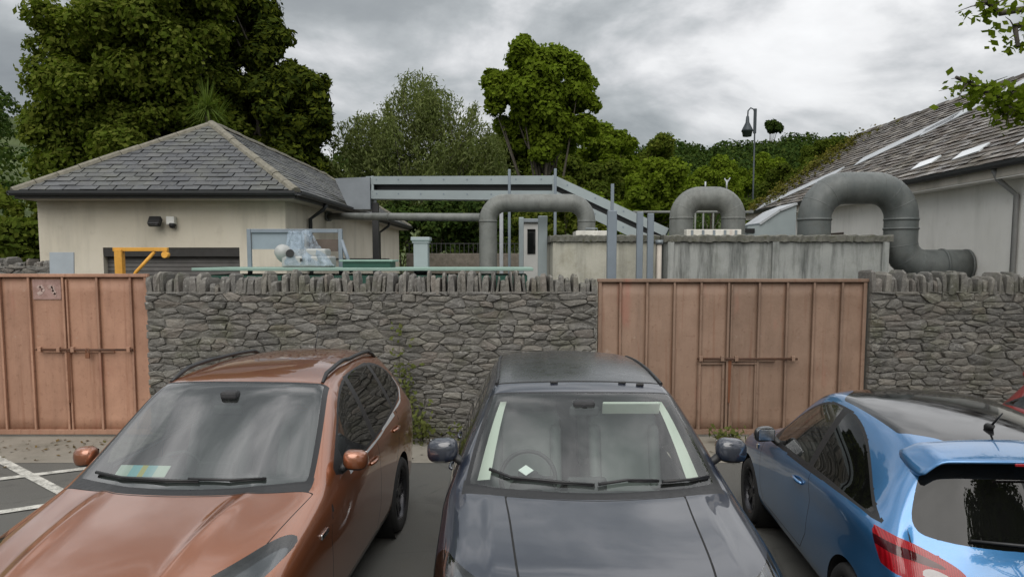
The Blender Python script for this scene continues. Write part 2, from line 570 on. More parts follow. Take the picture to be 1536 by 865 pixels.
MT['side_glass'] = glass_mat('side_window_glass', (.30, .33, .32), .07, .03)
MT['dark_glass'] = glass_mat('privacy_glass', (.05, .06, .06), .035, .015)
MT['lamp_glass'] = glass_mat('lamp_lens', (.85, .88, .9), .08, .02)
def red_lens():
    n = NT('red_lens'); v = n.coord()
    w = n.n('ShaderNodeTexWave'); w.inputs['Scale'].default_value = 28; n.l(v, w.inputs['Vector'])
    c = n.mix(w.outputs['Fac'], (.22, .003, .006), (.36, .006, .012))
    return n.pbsdf(c, .12, 0, n.bump(w.outputs['Fac'], .15, .004), Coat_Weight=.5, Coat_Roughness=.03)
MT['red_lens'] = red_lens()
MT['satin'] = mat_plain('satin_metal_trim', (.62, .63, .64), .35, .3, .05, 9)
MT['dark_red'] = mat_plain('smoked_red_lens', (.05, .002, .004), .1, 0, .3, 30, 0, Coat_Weight=.5, Coat_Roughness=.03)
MT['clear_lens'] = mat_plain('pale_lens', (.30, .28, .28), .2, .2, .2, 40, 0, Coat_Weight=1.0)
MT['frit'] = mat_plain('black_glass_border', (.010, .010, .011), .35, 0, .1, 6)
MT['headlamp'] = mat_plain('dark_lamp_housing', (.03, .032, .035), .15, .3, .2, 20, 0, Coat_Weight=1.0)

def seam(B, phi, mask=None, w=.0035, over=None):
    B.assign('seam', lambda F: np.abs(phi(F)) - w, mask, over)
def strip_curve(pts, closed=False):
    """distance to an open polyline as function of two fields"""
    P = np.array(pts, float)
    def d(a, b):
        dd = np.full(a.shape, 1e9)
        for i in range(len(P) - 1):
            p, q = P[i], P[i + 1]; e = q - p
            t = np.clip(((a - p[0]) * e[0] + (b - p[1]) * e[1]) / (e @ e), 0, 1)
            dd = np.minimum(dd, np.hypot(a - p[0] - e[0] * t, b - p[1] - e[1] * t))
        return dd
    return d

def wheel_arch(B, root, y, r, R_arch, zc, w, liner=True, lip=None, lipmat=None):
    mk = lambda F: (np.abs(F['x']) > .55) & (F['z'] < 1.0) & (np.abs(F['v']) > 8.3)
    ph = lambda F: np.hypot(F['y'] - y, F['z'] - zc) - R_arch
    if lip:
        B.assign('arch_trim', lambda F: np.hypot(F['y'] - y, F['z'] - zc) - R_arch - lip, mk)
    B.delete(ph, mk)
    for sd in (-1, 1):
        m = MB()
        m.lathe([(R_arch + .012, 0), (R_arch + .012, .36)], (sd * (w - .38), y, zc), (sd, 0, 0), 28, a0=0, a1=2 * math.pi)
        m.lathe([(R_arch + .012, 0), (.01, 0)], (sd * (w - .38), y, zc), (sd, 0, 0), 28)
        o = m.build('wheel_well', MT['gap'], root)
CLOUD_LOC = (0.3, 0.6, 0)
CLOUD_OFF = (.2, 0, 0)
def pick(F, lo, hi): return (np.abs(F['v']) > lo) & (np.abs(F['v']) < hi)
TOP = lambda F: np.abs(F['v']) < 7.2
SIDE = lambda F: (np.abs(F['v']) > 8.15) & (np.abs(F['v']) < 14)
GLS = lambda F: (np.abs(F['v']) > 6.02) & (np.abs(F['v']) < 8.6)

def screen(B, ub, ut, vb, vt, frit=.35, bow=.35):
    """windscreen: black border and clear centre in parameter space"""
    def poly(d):
        return roundpoly([(-vb + d, ub + bow + d * .35), (-vb * .5, ub + d * .35 + bow * .3), (0, ub + d * .35), (vb * .5, ub + d * .35 + bow * .3), (vb - d, ub + bow + d * .35), (vt - d, ut - d * .45), (0, ut - d * .45), (-vt + d, ut - d * .45)], 0)
    mk = lambda F: TOP(F) & (F['u'] > ub - .8) & (F['u'] < ut + .8)
    B.assign('windscreen_surround', lambda F: sdpoly(poly(0), F['v'], F['u']), mk)
    P = poly(frit)
    B.assign('windscreen', lambda F: sdpoly(P, F['v'], F['u']), mk)

def dlo(B, outer, panes, trim=.022, mask=GLS, trimtag='window_surround'):
    O = roundpoly(outer, 2)
    B.assign(trimtag, lambda F: sdpoly(O, F['y'], F['z']), mask)
    for nm, y0, y1 in panes:
        B.assign(nm, lambda F: np.maximum(np.maximum(sdpoly(O, F['y'], F['z']) + trim, y0 - F['y']), F['y'] - y1), mask, over=[trimtag])

def side_parts(B, root, names, mats):
    for nm, m in names:
        for sd in (-1, 1):
            B.part(nm, nm, m, root, side=sd)

def wiper(B, root, pts, name='wiper'):
    P = []
    for x, y in pts:
        c, n = on_top(B, x, y); P.append(c + n * .018)
    m = MB(); m.tube(P, [.011] + [.009] * (len(P) - 2) + [.006], 8); m.tube([p - Vector((0, 0, .010)) for p in P[1:]], .006, 6)
    return m.build(name, MT['plastic'], root)

def steering(root, x, y, z, r=.185):
    m = MB(); M = Matrix.Rotation(R(62), 3, 'X')
    pts = [Vector((x, y, z)) + M @ Vector((r * math.cos(t), r * math.sin(t), 0)) for t in np.linspace(0, 2 * math.pi, 33)]
    m.tube(pts, .015, 8, False)
    m.box((x, y, z), (.14, .10, .05), M, .02)
    for a in (0, math.pi, -math.pi / 2):
        m.tube([Vector((x, y, z)), Vector((x, y, z)) + M @ Vector((r * math.cos(a), r * math.sin(a), 0))], .014, 6)
    m.tube([(x, y, z), (x, y - .25, z - .12)], .03, 8)
    return m.build('steering_wheel', MT['cabin'], root)

def dash(root, y0, y1, z, w, ztop2=None):
    m = MB()
    prof = [(y0 - .25, z - .02), (y0, z + .005), ((y0 + y1) / 2, z), (y1 - .05, z - .03), (y1, z - .10), (y1 - .04, z - .28), (y0 + .05, z - .5), (y0 - .25, z - .5)]
    M = Matrix(((0, 0, 1), (1, 0, 0), (0, 1, 0)))
    m.prism(prof, -w, w, M)
    # instrument hood on the driver's side (right-hand drive) and centre screen
    m.lathe([(.17, -.12), (.16, .10), (.001, .10)], (-.36, (y0 + y1) / 2 + .05, z - .08), (0, 1, .2), 20)
    m.box((0, y1 - .08, z + .0), (.26, .05, .14), Matrix.Rotation(R(-20), 3, 'X'), .02)
    return m.build('dashboard', MT['cabin'], root)

def floor_tub(root, y0, y1, w, z=.36):
    m = MB(); m.box((0, (y0 + y1) / 2, z), (2 * w, y1 - y0, .04)); m.box((0, y0, z + .28), (2 * w, .04, .6)); m.box((0, y1, z + .3), (2 * w, .04, .62))
    for sd in (-1, 1): m.box((sd * w, (y0 + y1) / 2, z + .27), (.05, y1 - y0 - .1, .56))
    return m.build('cabin_floor', MT['cabin'], root)

def handle(B, root, sd, y, z, mat, ln=.2):
    c, n = on_side(B, y, z, sd)
    m = MB(); x = c.x + sd * .022
    m.tube([(c.x + sd * .002, y - ln / 2, z), (x, y - ln / 2 + .03, z + .004), (x + sd * .004, y, z + .006), (x, y + ln / 2 - .03, z + .004), (c.x + sd * .002, y + ln / 2, z)], [.012, .013, .014, .013, .012], 10)
    return m.build('door_handle', mat, root)

# ------------------------------------------------------------------ orange estate SUV
def orange_suv():
    root = empty('parked_suv', (0, 0, 0))
    paint = paint_mat('copper_paint', (.30, .098, .036), .6, .30, .2, .08)
    W = .92
    rows = [
        (.03, .60, .16, .56, .60, .20, .60, .64, .70, dict(flat=.55)),
        (.0, .72, .14, .60, .72, .20, .70, .68, .74, {}),
        (.05, .86, .24, .64, .83, .30, .78, .77, .83, {}),
        (.22, .965, .42, .68, .915, .46, .86, .83, .895, dict(rib=.012)),
        (.62, 1.05, .72, .70, .995, .72, .93, .86, .92, dict(rib=.046)),
        (1.0, 1.10, 1.12, .725, 1.06, 1.10, .985, .875, .92, dict(rib=.046)),
        (1.24, 1.125, 1.44, .745, 1.10, 1.38, 1.01, .88, .92, dict(rib=.016)),
        (1.30, 1.14, 1.52, .735, 1.13, 1.50, 1.015, .88, .92, {}),
        (1.62, 1.33, 1.82, .690, 1.315, 1.8, 1.03, .88, .92, {}),
        (2.0, 1.545, 2.14, .635, 1.53, 2.14, 1.045, .88, .92, {}),
        (2.17, 1.63, 2.27, .612, 1.60, 2.27, 1.05, .88, .92, {}),
        (2.36, 1.675, 2.43, .605, 1.635, 2.43, 1.06, .88, .92, {}),
        (2.9, 1.71, 2.9, .60, 1.665, 2.9, 1.08, .88, .92, {}),
        (3.5, 1.705, 3.5, .585, 1.65, 3.5, 1.115, .872, .92, {}),
        (4.0, 1.67, 3.95, .565, 1.61, 3.95, 1.15, .86, .912, {}),
        (4.28, 1.63, 4.18, .555, 1.57, 4.18, 1.16, .84, .90, {}),
        (4.32, 1.56, 4.22, .575, 1.5, 4.26, 1.15, .82, .885, {}),
        (4.44, 1.15, 4.34, .70, 1.12, 4.37, 1.06, .79, .87, {}),
        (4.54, .85, 4.46, .68, .85, 4.45, .84, .76, .84, {}),
        (4.52, .6, 4.47, .6, .6, 4.45, .6, .66, .76, dict(flat=.55)),
    ]
    rows = [r[:3] + (r[3] + {5: .02, 6: .045, 7: .055, 8: .055, 9: .045, 10: .04, 11: .03}.get(i, 0),) + r[4:] for i, r in enumerate(rows)]
    B = Body(rows, std_cols(ribx=.56))
    for y in (.88, 3.57): wheel_arch(B, root, y, .345, .395, .345, W, lip=.055)
    # bonnet, cowl, screens
    mk = lambda F: TOP(F) & (F['u'] < 6.6) & (F['u'] > 1)
    hood = roundpoly([(-6.25, 2.2), (-5.5, 1.75), (0, 1.6), (5.5, 1.75), (6.25, 2.2), (6.35, 6.15), (0, 6.05), (-6.35, 6.15)], 0)
    B.assign('bonnet', lambda F: sdpoly(hood, F['v'], F['u']), mk)
    seam(B, lambda F: sdpoly(hood, F['v'], F['u']) / 12, mk, .0003 * 8)
    B.assign('cowl', lambda F: np.maximum(np.abs(F['v']) - 6.0, np.maximum(6.15 - F['u'], F['u'] - 7.0)), TOP)
    screen(B, 6.55, 10.35, 5.95, 5.85, .32, .15)
    outer = [(1.60, 1.055), (2.0, 1.30), (2.34, 1.53), (2.8, 1.625), (3.3, 1.62), (3.75, 1.57), (4.06, 1.44), (4.08, 1.30), (3.85, 1.19), (2.8, 1.085)]
    dlo(B, outer, [('front_window', 1.95, 2.68), ('rear_window', 2.78, 3.47), ('quarter_window', 3.56, 4.2)])
    rg = roundpoly([(-.60, 1.52), (.60, 1.52), (.68, 1.16), (-.68, 1.16)], 2)
    rmask = lambda F: (F['u'] > 14.5) & (np.abs(F['v']) < 7)
    B.assign('rear_screen', lambda F: sdpoly(rg, F['x'], F['z']), rmask)
    tl = roundpoly([(.60, 1.08), (.86, 1.10), (.92, .95), (.80, .88), (.60, .92)], 2)
    B.assign('tail_light', lambda F: np.maximum(sdpoly(tl, np.abs(F['x']), F['z']), 4.22 - F['y']), lambda F: F['y'] > 4.1)
    # bright strip under the windows
    belt = strip_curve([(2.0, 1.053), (2.8, 1.073), (3.85, 1.178), (4.08, 1.27), (4.07, 1.36)])
    B.assign('window_strip', lambda F: belt(F['y'], F['z']) - .010, GLS, over=['body', 'window_surround'])
    # lamps
    hl = roundpoly([(.42, .16), (.60, .26), (.80, .50), (.885, 1.02), (.80, .99), (.64, .60), (.46, .32)], 2)
    B.assign('headlight', lambda F: np.maximum(sdpoly(hl, np.abs(F['x']), F['y']), .66 - F['z']), lambda F: (F['y'] < 1.2) & (F['z'] > .5))
    gr = roundpoly([(-.40, .76), (.40, .76), (.46, .62), (-.46, .62)], 2); gr2 = roundpoly([(-.60, .52), (.60, .52), (.52, .30), (-.52, .30)], 2)
    fr = lambda F: (F['y'] < .3)
    B.assign('grille', lambda F: np.minimum(sdpoly(gr, F['x'], F['z']), sdpoly(gr2, F['x'], F['z'])), fr)
    # doors
    d1 = strip_curve([(1.55, 1.03), (1.43, .80), (1.46, .50), (1.56, .36), (2.65, .36), (2.74, .55), (2.74, 1.09)])
    d2 = strip_curve([(2.74, .36), (3.10, .36), (3.20, .60), (3.45, .85), (3.56, 1.13)])
    dp1 = [(1.55, 1.06), (1.43, .80), (1.46, .50), (1.56, .36), (2.65, .36), (2.74, .55), (2.74, 1.2)]
    dp2 = [(2.74, 1.2), (2.74, .36), (3.10, .36), (3.20, .60), (3.45, .85), (3.58, 1.2)]
    B.assign('front_door', lambda F: sdpoly(dp1, F['y'], F['z']), SIDE, over=['body'])
    B.assign('rear_door', lambda F: sdpoly(dp2, F['y'], F['z']), SIDE, over=['body'])
    seam(B, lambda F: np.minimum(d1(F['y'], F['z']), d2(F['y'], F['z'])), SIDE, .004, over=['body', 'front_door', 'rear_door'])
    B.assign('lower_cladding', lambda F: F['z'] - .34 , lambda F: np.abs(F['v']) > 10, over=['body', 'front_door', 'rear_door'])
    seam(B, lambda F: np.minimum(np.abs(np.abs(F['v']) - 5.2) + (F['u'] < 10.4) + (F['u'] > 15.2), 9) / 12, lambda F: TOP(F) & (F['u'] > 10.2), .0005)
    B.part('body', 'body', paint, root, extra=[('seam', MT['gap'])]); B.part('bonnet', 'bonnet', paint, root); B.part('cowl', 'cowl', MT['plastic'], root)
    B.part('windscreen_surround', 'windscreen_surround', MT['frit'], root); B.part('windscreen', 'windscreen', MT['windscreen'], root)
    for sd in (-1, 1):
        for nm, m in (('front_door', paint), ('rear_door', paint)):
            d = B.part(nm, nm, m, root, side=sd)
            handle(B, d, sd, *((2.55, .965) if nm == 'front_door' else (3.36, 1.02)), MT['chrome'] if False else paint)
        for nm, m in (('front_window', MT['side_glass']), ('rear_window', MT['dark_glass']), ('quarter_window', MT['dark_glass']), ('window_surround', MT['plastic']), ('window_strip', MT['satin']), ('tail_light', MT['red_lens']), ('lower_cladding', MT['plastic'])):
            B.part(nm, nm, m, root, side=sd)
        h = B.part('headlight', 'headlight', MT['lamp_glass'], root, side=sd)
        B.part('headlight', 'reflector', MT['headlamp'], h, side=sd, off=-.05)
        for k, (x, y, z) in enumerate([(.74, .56, .90), (.62, .36, .85)]):
            m = MB(); m.lathe([(.055, 0), (.05, .03), (.02, .04), (.001, .04)], (sd * x, y, z - .05), (sd * .2, -.7, .5), 20); m.build('lamp_bowl', MT['chrome'], h)
    for sd in (-1, 1):
        for lo, hi in ((0, 2), (2, 6)): B.part('arch_trim', 'arch_trim', paint, root, side=sd, flt=lambda c: lo < c.y < hi)
    B.part('rear_screen', 'rear_screen', MT['dark_glass'], root); B.part('grille', 'grille', MT['plastic'], root)
    B.part('body', 'inner_lining', MT['cabin'], root, off=-.02, flt=lambda c: c.z > 1.0 and c.y > 1.35)
    # roof rails
    for sd in (-1, 1):
        P = []
        for k, y in enumerate(np.linspace(2.34, 4.02, 15)):
            c, n = on_top(B, sd * (.575 - .02 * k / 14), y)
            e = min(k, 14 - k); P.append(c + Vector((0, 0, [.0, .03, .045][min(e, 2)])))
        m = MB(); m.tube(P, [.012] + [.017] * 13 + [.012], 10)
        m.build('roof_rail', MT['plastic'], root)
    for y in (.88, 3.57):
        for sd in (-1, 1): make_wheel(root, (sd * (W - .115), y, .345), .345, .225, sd, (MT['rubber'], MT['dark_alloy'], MT['dark_alloy']))
    for sd in (-1, 1): mirror_part(root, sd, (sd * .955, 1.86, 1.175), (.165, .13, .135), paint)
    c, n = on_side(B, 1.30, .88, 1)
    for sd in (-1, 1):
        m = MB(); m.box((sd * (abs(c.x) + .004), 1.30, .88), (.016, .13, .035), None, .006); m.build('side_indicator', MT['chrome'], root)
    floor_tub(root, 1.35, 4.2, .78); dash(root, 1.50, 1.88, 1.10, .70); steering(root, -.36, 1.95, 1.0)
    for x in (-.37, .37): make_seat(root, x, 2.45, .62, MT['seat_dark'])
    for x in (-.37, .37): make_seat(root, x, 3.25, .62, MT['seat_dark'], .6)
    m = MB(); m.box((0, 2.02, 1.475), (.21, .04, .075), None, .02); m.cyl((0, 2.02, 1.5), (0, 2.06, 1.60), .012); m.box((0, 2.06, 1.58), (.12, .09, .06), None, .02); m.build('rear_view_mirror', MT['cabin'], root)
    wiper(B, root, [(-.62, 1.50), (-.40, 1.40), (-.1, 1.345), (.12, 1.345)]); wiper(B, root, [(.05, 1.36), (.3, 1.38), (.50, 1.42)])
    p = MB(); p.cyl((0, 3.9, 1.68), (0, 4.02, 1.86), .006, .003, 6); p.build('aerial', MT['plastic'], root)
    B.bm.free()
    return root

# ------------------------------------------------------------------ black SUV
def black_suv():
    root = empty('parked_suv', (0, 0, 0))
    paint = paint_mat('black_paint', (.005, .010, .024), .0, .45, .2, .04)
    roofp = mat_plain('gloss_black_roof', (.016, .017, .019), .28, 0, .3, 5, 0, Coat_Weight=.7, Coat_Roughness=.2)
    W = .945
    rows = [
        (.05, .66, .20, .62, .66, .24, .64, .70, .76, dict(flat=.60)),
        (.02, .82, .16, .66, .81, .22, .80, .76, .80, {}),
        (.05, .98, .20, .70, .95, .27, .90, .82, .87, {}),
        (.16, 1.075, .30, .745, 1.04, .38, .96, .86, .915, dict(rib=.006)),
        (.50, 1.115, .60, .765, 1.085, .62, 1.01, .885, .94, dict(rib=.012)),
        (.90, 1.145, 1.0, .78, 1.115, 1.0, 1.045, .895, .945, dict(rib=.012)),
        (1.16, 1.16, 1.36, .79, 1.14, 1.34, 1.065, .90, .945, dict(rib=.006)),
        (1.24, 1.175, 1.46, .785, 1.165, 1.46, 1.07, .90, .945, {}),
        (1.56, 1.375, 1.74, .735, 1.36, 1.74, 1.08, .90, .945, {}),
        (1.90, 1.575, 2.02, .68, 1.56, 2.02, 1.09, .90, .945, {}),
        (2.06, 1.65, 2.15, .655, 1.625, 2.15, 1.095, .90, .945, {}),
        (2.24, 1.695, 2.30, .645, 1.66, 2.30, 1.10, .90, .945, {}),
        (2.8, 1.735, 2.8, .645, 1.69, 2.8, 1.11, .90, .945, {}),
        (3.5, 1.735, 3.5, .635, 1.685, 3.5, 1.125, .895, .945, {}),
        (4.1, 1.70, 4.05, .615, 1.65, 4.05, 1.14, .88, .94, {}),
        (4.34, 1.665, 4.26, .60, 1.61, 4.26, 1.14, .865, .925, {}),
        (4.38, 1.58, 4.30, .62, 1.53, 4.33, 1.13, .85, .91, {}),
        (4.48, 1.18, 4.40, .72, 1.16, 4.42, 1.05, .82, .89, {}),
        (4.58, .85, 4.50, .72, .85, 4.50, .84, .80, .87, {}),
        (4.56, .6, 4.52, .64, .6, 4.50, .6, .70, .80, dict(flat=.58)),
    ]
    nar = {1: .955, 2: .955, 3: .96, 4: .97, 5: .98, 6: .99}
    rows = [r[:7] + (r[7] * nar.get(i, 1), r[8] * nar.get(i, 1)) + r[9:] for i, r in enumerate(rows)]
    rows = [(r[0], r[1] - (.03 if i > 8 else 0), r[2], r[3] + (.015 if 5 < i < 9 else 0), r[4] - (.03 if i > 8 else 0)) + r[5:] for i, r in enumerate(rows)]
    B = Body(rows, std_cols(ribx=.78))
    for y in (.90, 3.62): wheel_arch(B, root, y, .365, .415, .365, W, lip=.06)
    mk = lambda F: TOP(F) & (F['u'] < 6.6) & (F['u'] > 1)
    hood = [(-1.72, 1.8), (0, 1.7), (1.72, 1.8), (2.0, 6.2), (0, 6.1), (-2.0, 6.2)]
    B.assign('bonnet', lambda F: sdpoly(hood, F['v'], F['u']), mk)
    seam(B, lambda F: sdpoly(hood, F['v'], F['u']) / 4, mk, .0065)
    B.assign('cowl', lambda F: np.maximum(np.abs(F['v']) - 6.0, np.maximum(6.2 - F['u'], F['u'] - 7.0)), TOP)
    screen(B, 6.6, 10.2, 5.9, 5.85, .30, .12)
    roofpoly = [(-5.5, 11.0), (5.5, 11.0), (5.5, 14.6), (-5.5, 14.6)]
    B.assign('roof_panel', lambda F: sdpoly(roofpoly, F['v'], F['u']), lambda F: TOP(F) & (F['u'] > 10.4))
    seam(B, lambda F: sdpoly(roofpoly, F['v'], F['u']) / 12, lambda F: TOP(F) & (F['u'] > 10.4), .004)
    seam(B, lambda F: (np.abs(np.abs(F['v']) - 5.8) + 9 * (F['u'] < 10.4) + 9 * (F['u'] > 15)) / 12, lambda F: TOP(F) & (F['u'] > 10.2), .003)
    outer = [(1.52, 1.10), (1.9, 1.34), (2.24, 1.54), (2.7, 1.62), (3.4, 1.625), (4.02, 1.59), (4.16, 1.50), (4.14, 1.22), (3.9, 1.17), (2.8, 1.125)]
    dlo(B, outer, [('front_window', 1.85, 2.66), ('rear_window', 2.76, 3.50), ('quarter_window', 3.62, 4.2)])
    rg = roundpoly([(-.64, 1.55), (.64, 1.55), (.72, 1.16), (-.72, 1.16)], 2)
    B.assign('rear_screen', lambda F: sdpoly(rg, F['x'], F['z']), lambda F: (F['u'] > 14.5) & (np.abs(F['v']) < 7))
    tl = roundpoly([(.68, 1.06), (.92, 1.08), (.95, .90), (.68, .92)], 2)
    B.assign('tail_light', lambda F: np.maximum(sdpoly(tl, np.abs(F['x']), F['z']), 4.26 - F['y']), lambda F: F['y'] > 4.1)
    hl = roundpoly([(.52, .08), (.70, .16), (.86, .36), (.935, .78), (.86, .80), (.74, .46), (.56, .26)], 2)
    B.assign('headlight', lambda F: np.maximum(sdpoly(hl, np.abs(F['x']), F['y']), .80 - F['z']), lambda F: (F['y'] < .9) & (F['z'] > .6))
    gr = roundpoly([(-.5, .93), (.5, .93), (.46, .74), (-.46, .74)], 2); gr2 = roundpoly([(-.62, .56), (.62, .56), (.55, .32), (-.55, .32)], 2)
    B.assign('grille', lambda F: np.minimum(sdpoly(gr, F['x'], F['z']), sdpoly(gr2, F['x'], F['z'])), lambda F: F['y'] < .3)
    dp1 = [(1.46, 1.15), (1.40, .80), (1.44, .50), (1.52, .38), (2.66, .38), (2.71, .55), (2.71, 1.2)]
    dp2 = [(2.71, 1.2), (2.71, .38), (3.10, .38), (3.22, .62), (3.46, .90), (3.58, 1.2)]
    B.assign('front_door', lambda F: sdpoly(dp1, F['y'], F['z']), SIDE, over=['body'])
    B.assign('rear_door', lambda F: sdpoly(dp2, F['y'], F['z']), SIDE, over=['body'])
    d1 = strip_curve(dp1); d2 = strip_curve(dp2)
    seam(B, lambda F: np.minimum(d1(F['y'], F['z']), d2(F['y'], F['z'])), SIDE, .004, over=['body', 'front_door', 'rear_door'])
    B.assign('lower_cladding', lambda F: F['z'] - .37, lambda F: np.abs(F['v']) > 10, over=['body', 'front_door', 'rear_door'])
    B.part('body', 'body', paint, root, extra=[('seam', MT['gap'])]); B.part('bonnet', 'bonnet', paint, root); B.part('roof_panel', 'roof_panel', roofp, root); B.part('cowl', 'cowl', MT['plastic'], root)
    B.part('windscreen_surround', 'windscreen_surround', MT['frit'], root)
    B.part('windscreen', 'windscreen', glass_mat('clear_windscreen', (.80, .88, .84), .085, .03), root)
    for sd in (-1, 1):
        for nm, m in (('front_door', paint), ('rear_door', paint)):
            d = B.part(nm, nm, m, root, side=sd)
            handle(B, d, sd, *((2.5, .985) if nm == 'front_door' else (3.36, 1.01)), paint)
        for nm, m in (('front_window', MT['side_glass']), ('rear_window', MT['dark_glass']), ('quarter_window', MT['dark_glass']), ('window_surround', MT['plastic']), ('tail_light', MT['red_lens']), ('lower_cladding', MT['plastic'])):
            B.part(nm, nm, m, root, side=sd)
        h = B.part('headlight', 'headlight', MT['lamp_glass'], root, side=sd)
        B.part('headlight', 'reflector', MT['headlamp'], h, side=sd, off=-.05)
        for k, (x, y, z) in enumerate([(.79, .40, .98), (.67, .24, .95)]):
            m = MB(); m.lathe([(.055, 0), (.05, .03), (.02, .04), (.001, .04)], (sd * x, y, z - .05), (sd * .2, -.8, .4), 20); m.build('lamp_bowl', MT['chrome'], h)
    for sd in (-1, 1):
        for lo, hi in ((0, 2), (2, 6)): B.part('arch_trim', 'arch_trim', MT['plastic'], root, side=sd, flt=lambda c: lo < c.y < hi)
    B.part('rear_screen', 'rear_screen', MT['dark_glass'], root); B.part('grille', 'grille', MT['plastic'], root)
    B.part('body', 'inner_lining', MT['cabin'], root, off=-.02, flt=lambda c: c.z > 1.12 and c.y > 2.3)
    # pale pillar trims and headliner seen through the screen
    for sd in (-1, 1):
        P = [(sd * .712, 1.62, 1.14), (sd * .690, 1.71, 1.215), (sd * .668, 1.80, 1.29), (sd * .645, 1.89, 1.36), (sd * .622, 1.98, 1.425), (sd * .598, 2.07, 1.485), (sd * .572, 2.17, 1.54)]
        m = MB()
        for i in range(len(P) - 1):
            a, b = Vector(P[i]), Vector(P[i + 1])
            ka, kb = .080 - .006 * i, .080 - .006 * (i + 1)
            m.add([a + Vector((-sd * ka, .02, 0)), a + Vector((0, 0, 0)), b + Vector((0, 0, 0)), b + Vector((-sd * kb, .02, 0)), a + Vector((0, .09, -.02)), b + Vector((0, .09, -.02))], [(0, 1, 2, 3), (1, 4, 5, 2), (4, 0, 3, 5)])
        m.build('pillar_trim', MT['cream_trim'], root, shade=False)
    m = MB(); m.box((0, 3.0, 1.612), (.98, 1.3, .02), None, .008); m.build('headliner', MT['cream_trim'], root)
    m = MB(); m.box((.34, 2.08, 1.515), (.40, .02, .10), Matrix.Rotation(R(28), 3, 'X'), .008); m.build('sun_visor', MT['cream_trim'], root)
    for y in (.90, 3.62):
        for sd in (-1, 1): make_wheel(root, (sd * (W - .115), y, .365), .365, .235, sd, (MT['rubber'], MT['alloy'], MT['dark_alloy']))
    for sd in (-1, 1): mirror_part(root, sd, (sd * .945, 1.74, 1.305), (.205, .15, .16), paint, MT['chrome'] if sd < 0 else None)
    floor_tub(root, 1.3, 4.25, .80); dash(root, 1.42, 1.80, 1.06, .72); steering(root, -.38, 1.90, 1.07)
    for x in (-.38, .38): make_seat(root, x, 2.42, .66, MT['seat_grey'], .54)
    for x in (-.40, .40): make_seat(root, x, 3.25, .66, MT['seat_grey'], .62)
    m = MB(); m.box((0, 1.95, 1.52), (.20, .035, .07), None, .02); m.cyl((0, 1.95, 1.53), (0, 2.0, 1.58), .012); m.box((0, 1.975, 1.555), (.15, .10, .07), None, .02); m.cyl((0, 1.92, 1.545), (0, 1.93, 1.548), .02); m.build('rear_view_mirror', MT['cabin'], root)
    wiper(B, root, [(-.62, 1.49), (-.50, 1.40), (-.2, 1.31), (.0, 1.29)]); wiper(B, root, [(.02, 1.29), (.2, 1.33), (.40, 1.36)]); wiper(B, root, [(.42, 1.34), (.60, 1.39), (.72, 1.47)])
    for x in (-.18, .30, .44):
        c, n = on_top(B, x, 2.27); m = MB(); m.box(c + n * .008, (.055, .02, .02), None, .006); m.build('roof_clip', MT['plastic'], root)
    for sd in (-1, 1):
        P = []
        for k, y in enumerate(np.linspace(2.35, 4.1, 12)):
            c, n = on_top(B, sd * .60, y); P.append(c + Vector((0, 0, .008)))
        m = MB(); m.tube(P, .012, 8); m.build('roof_trim', MT['plastic'], root)
    B.bm.free()
    return root

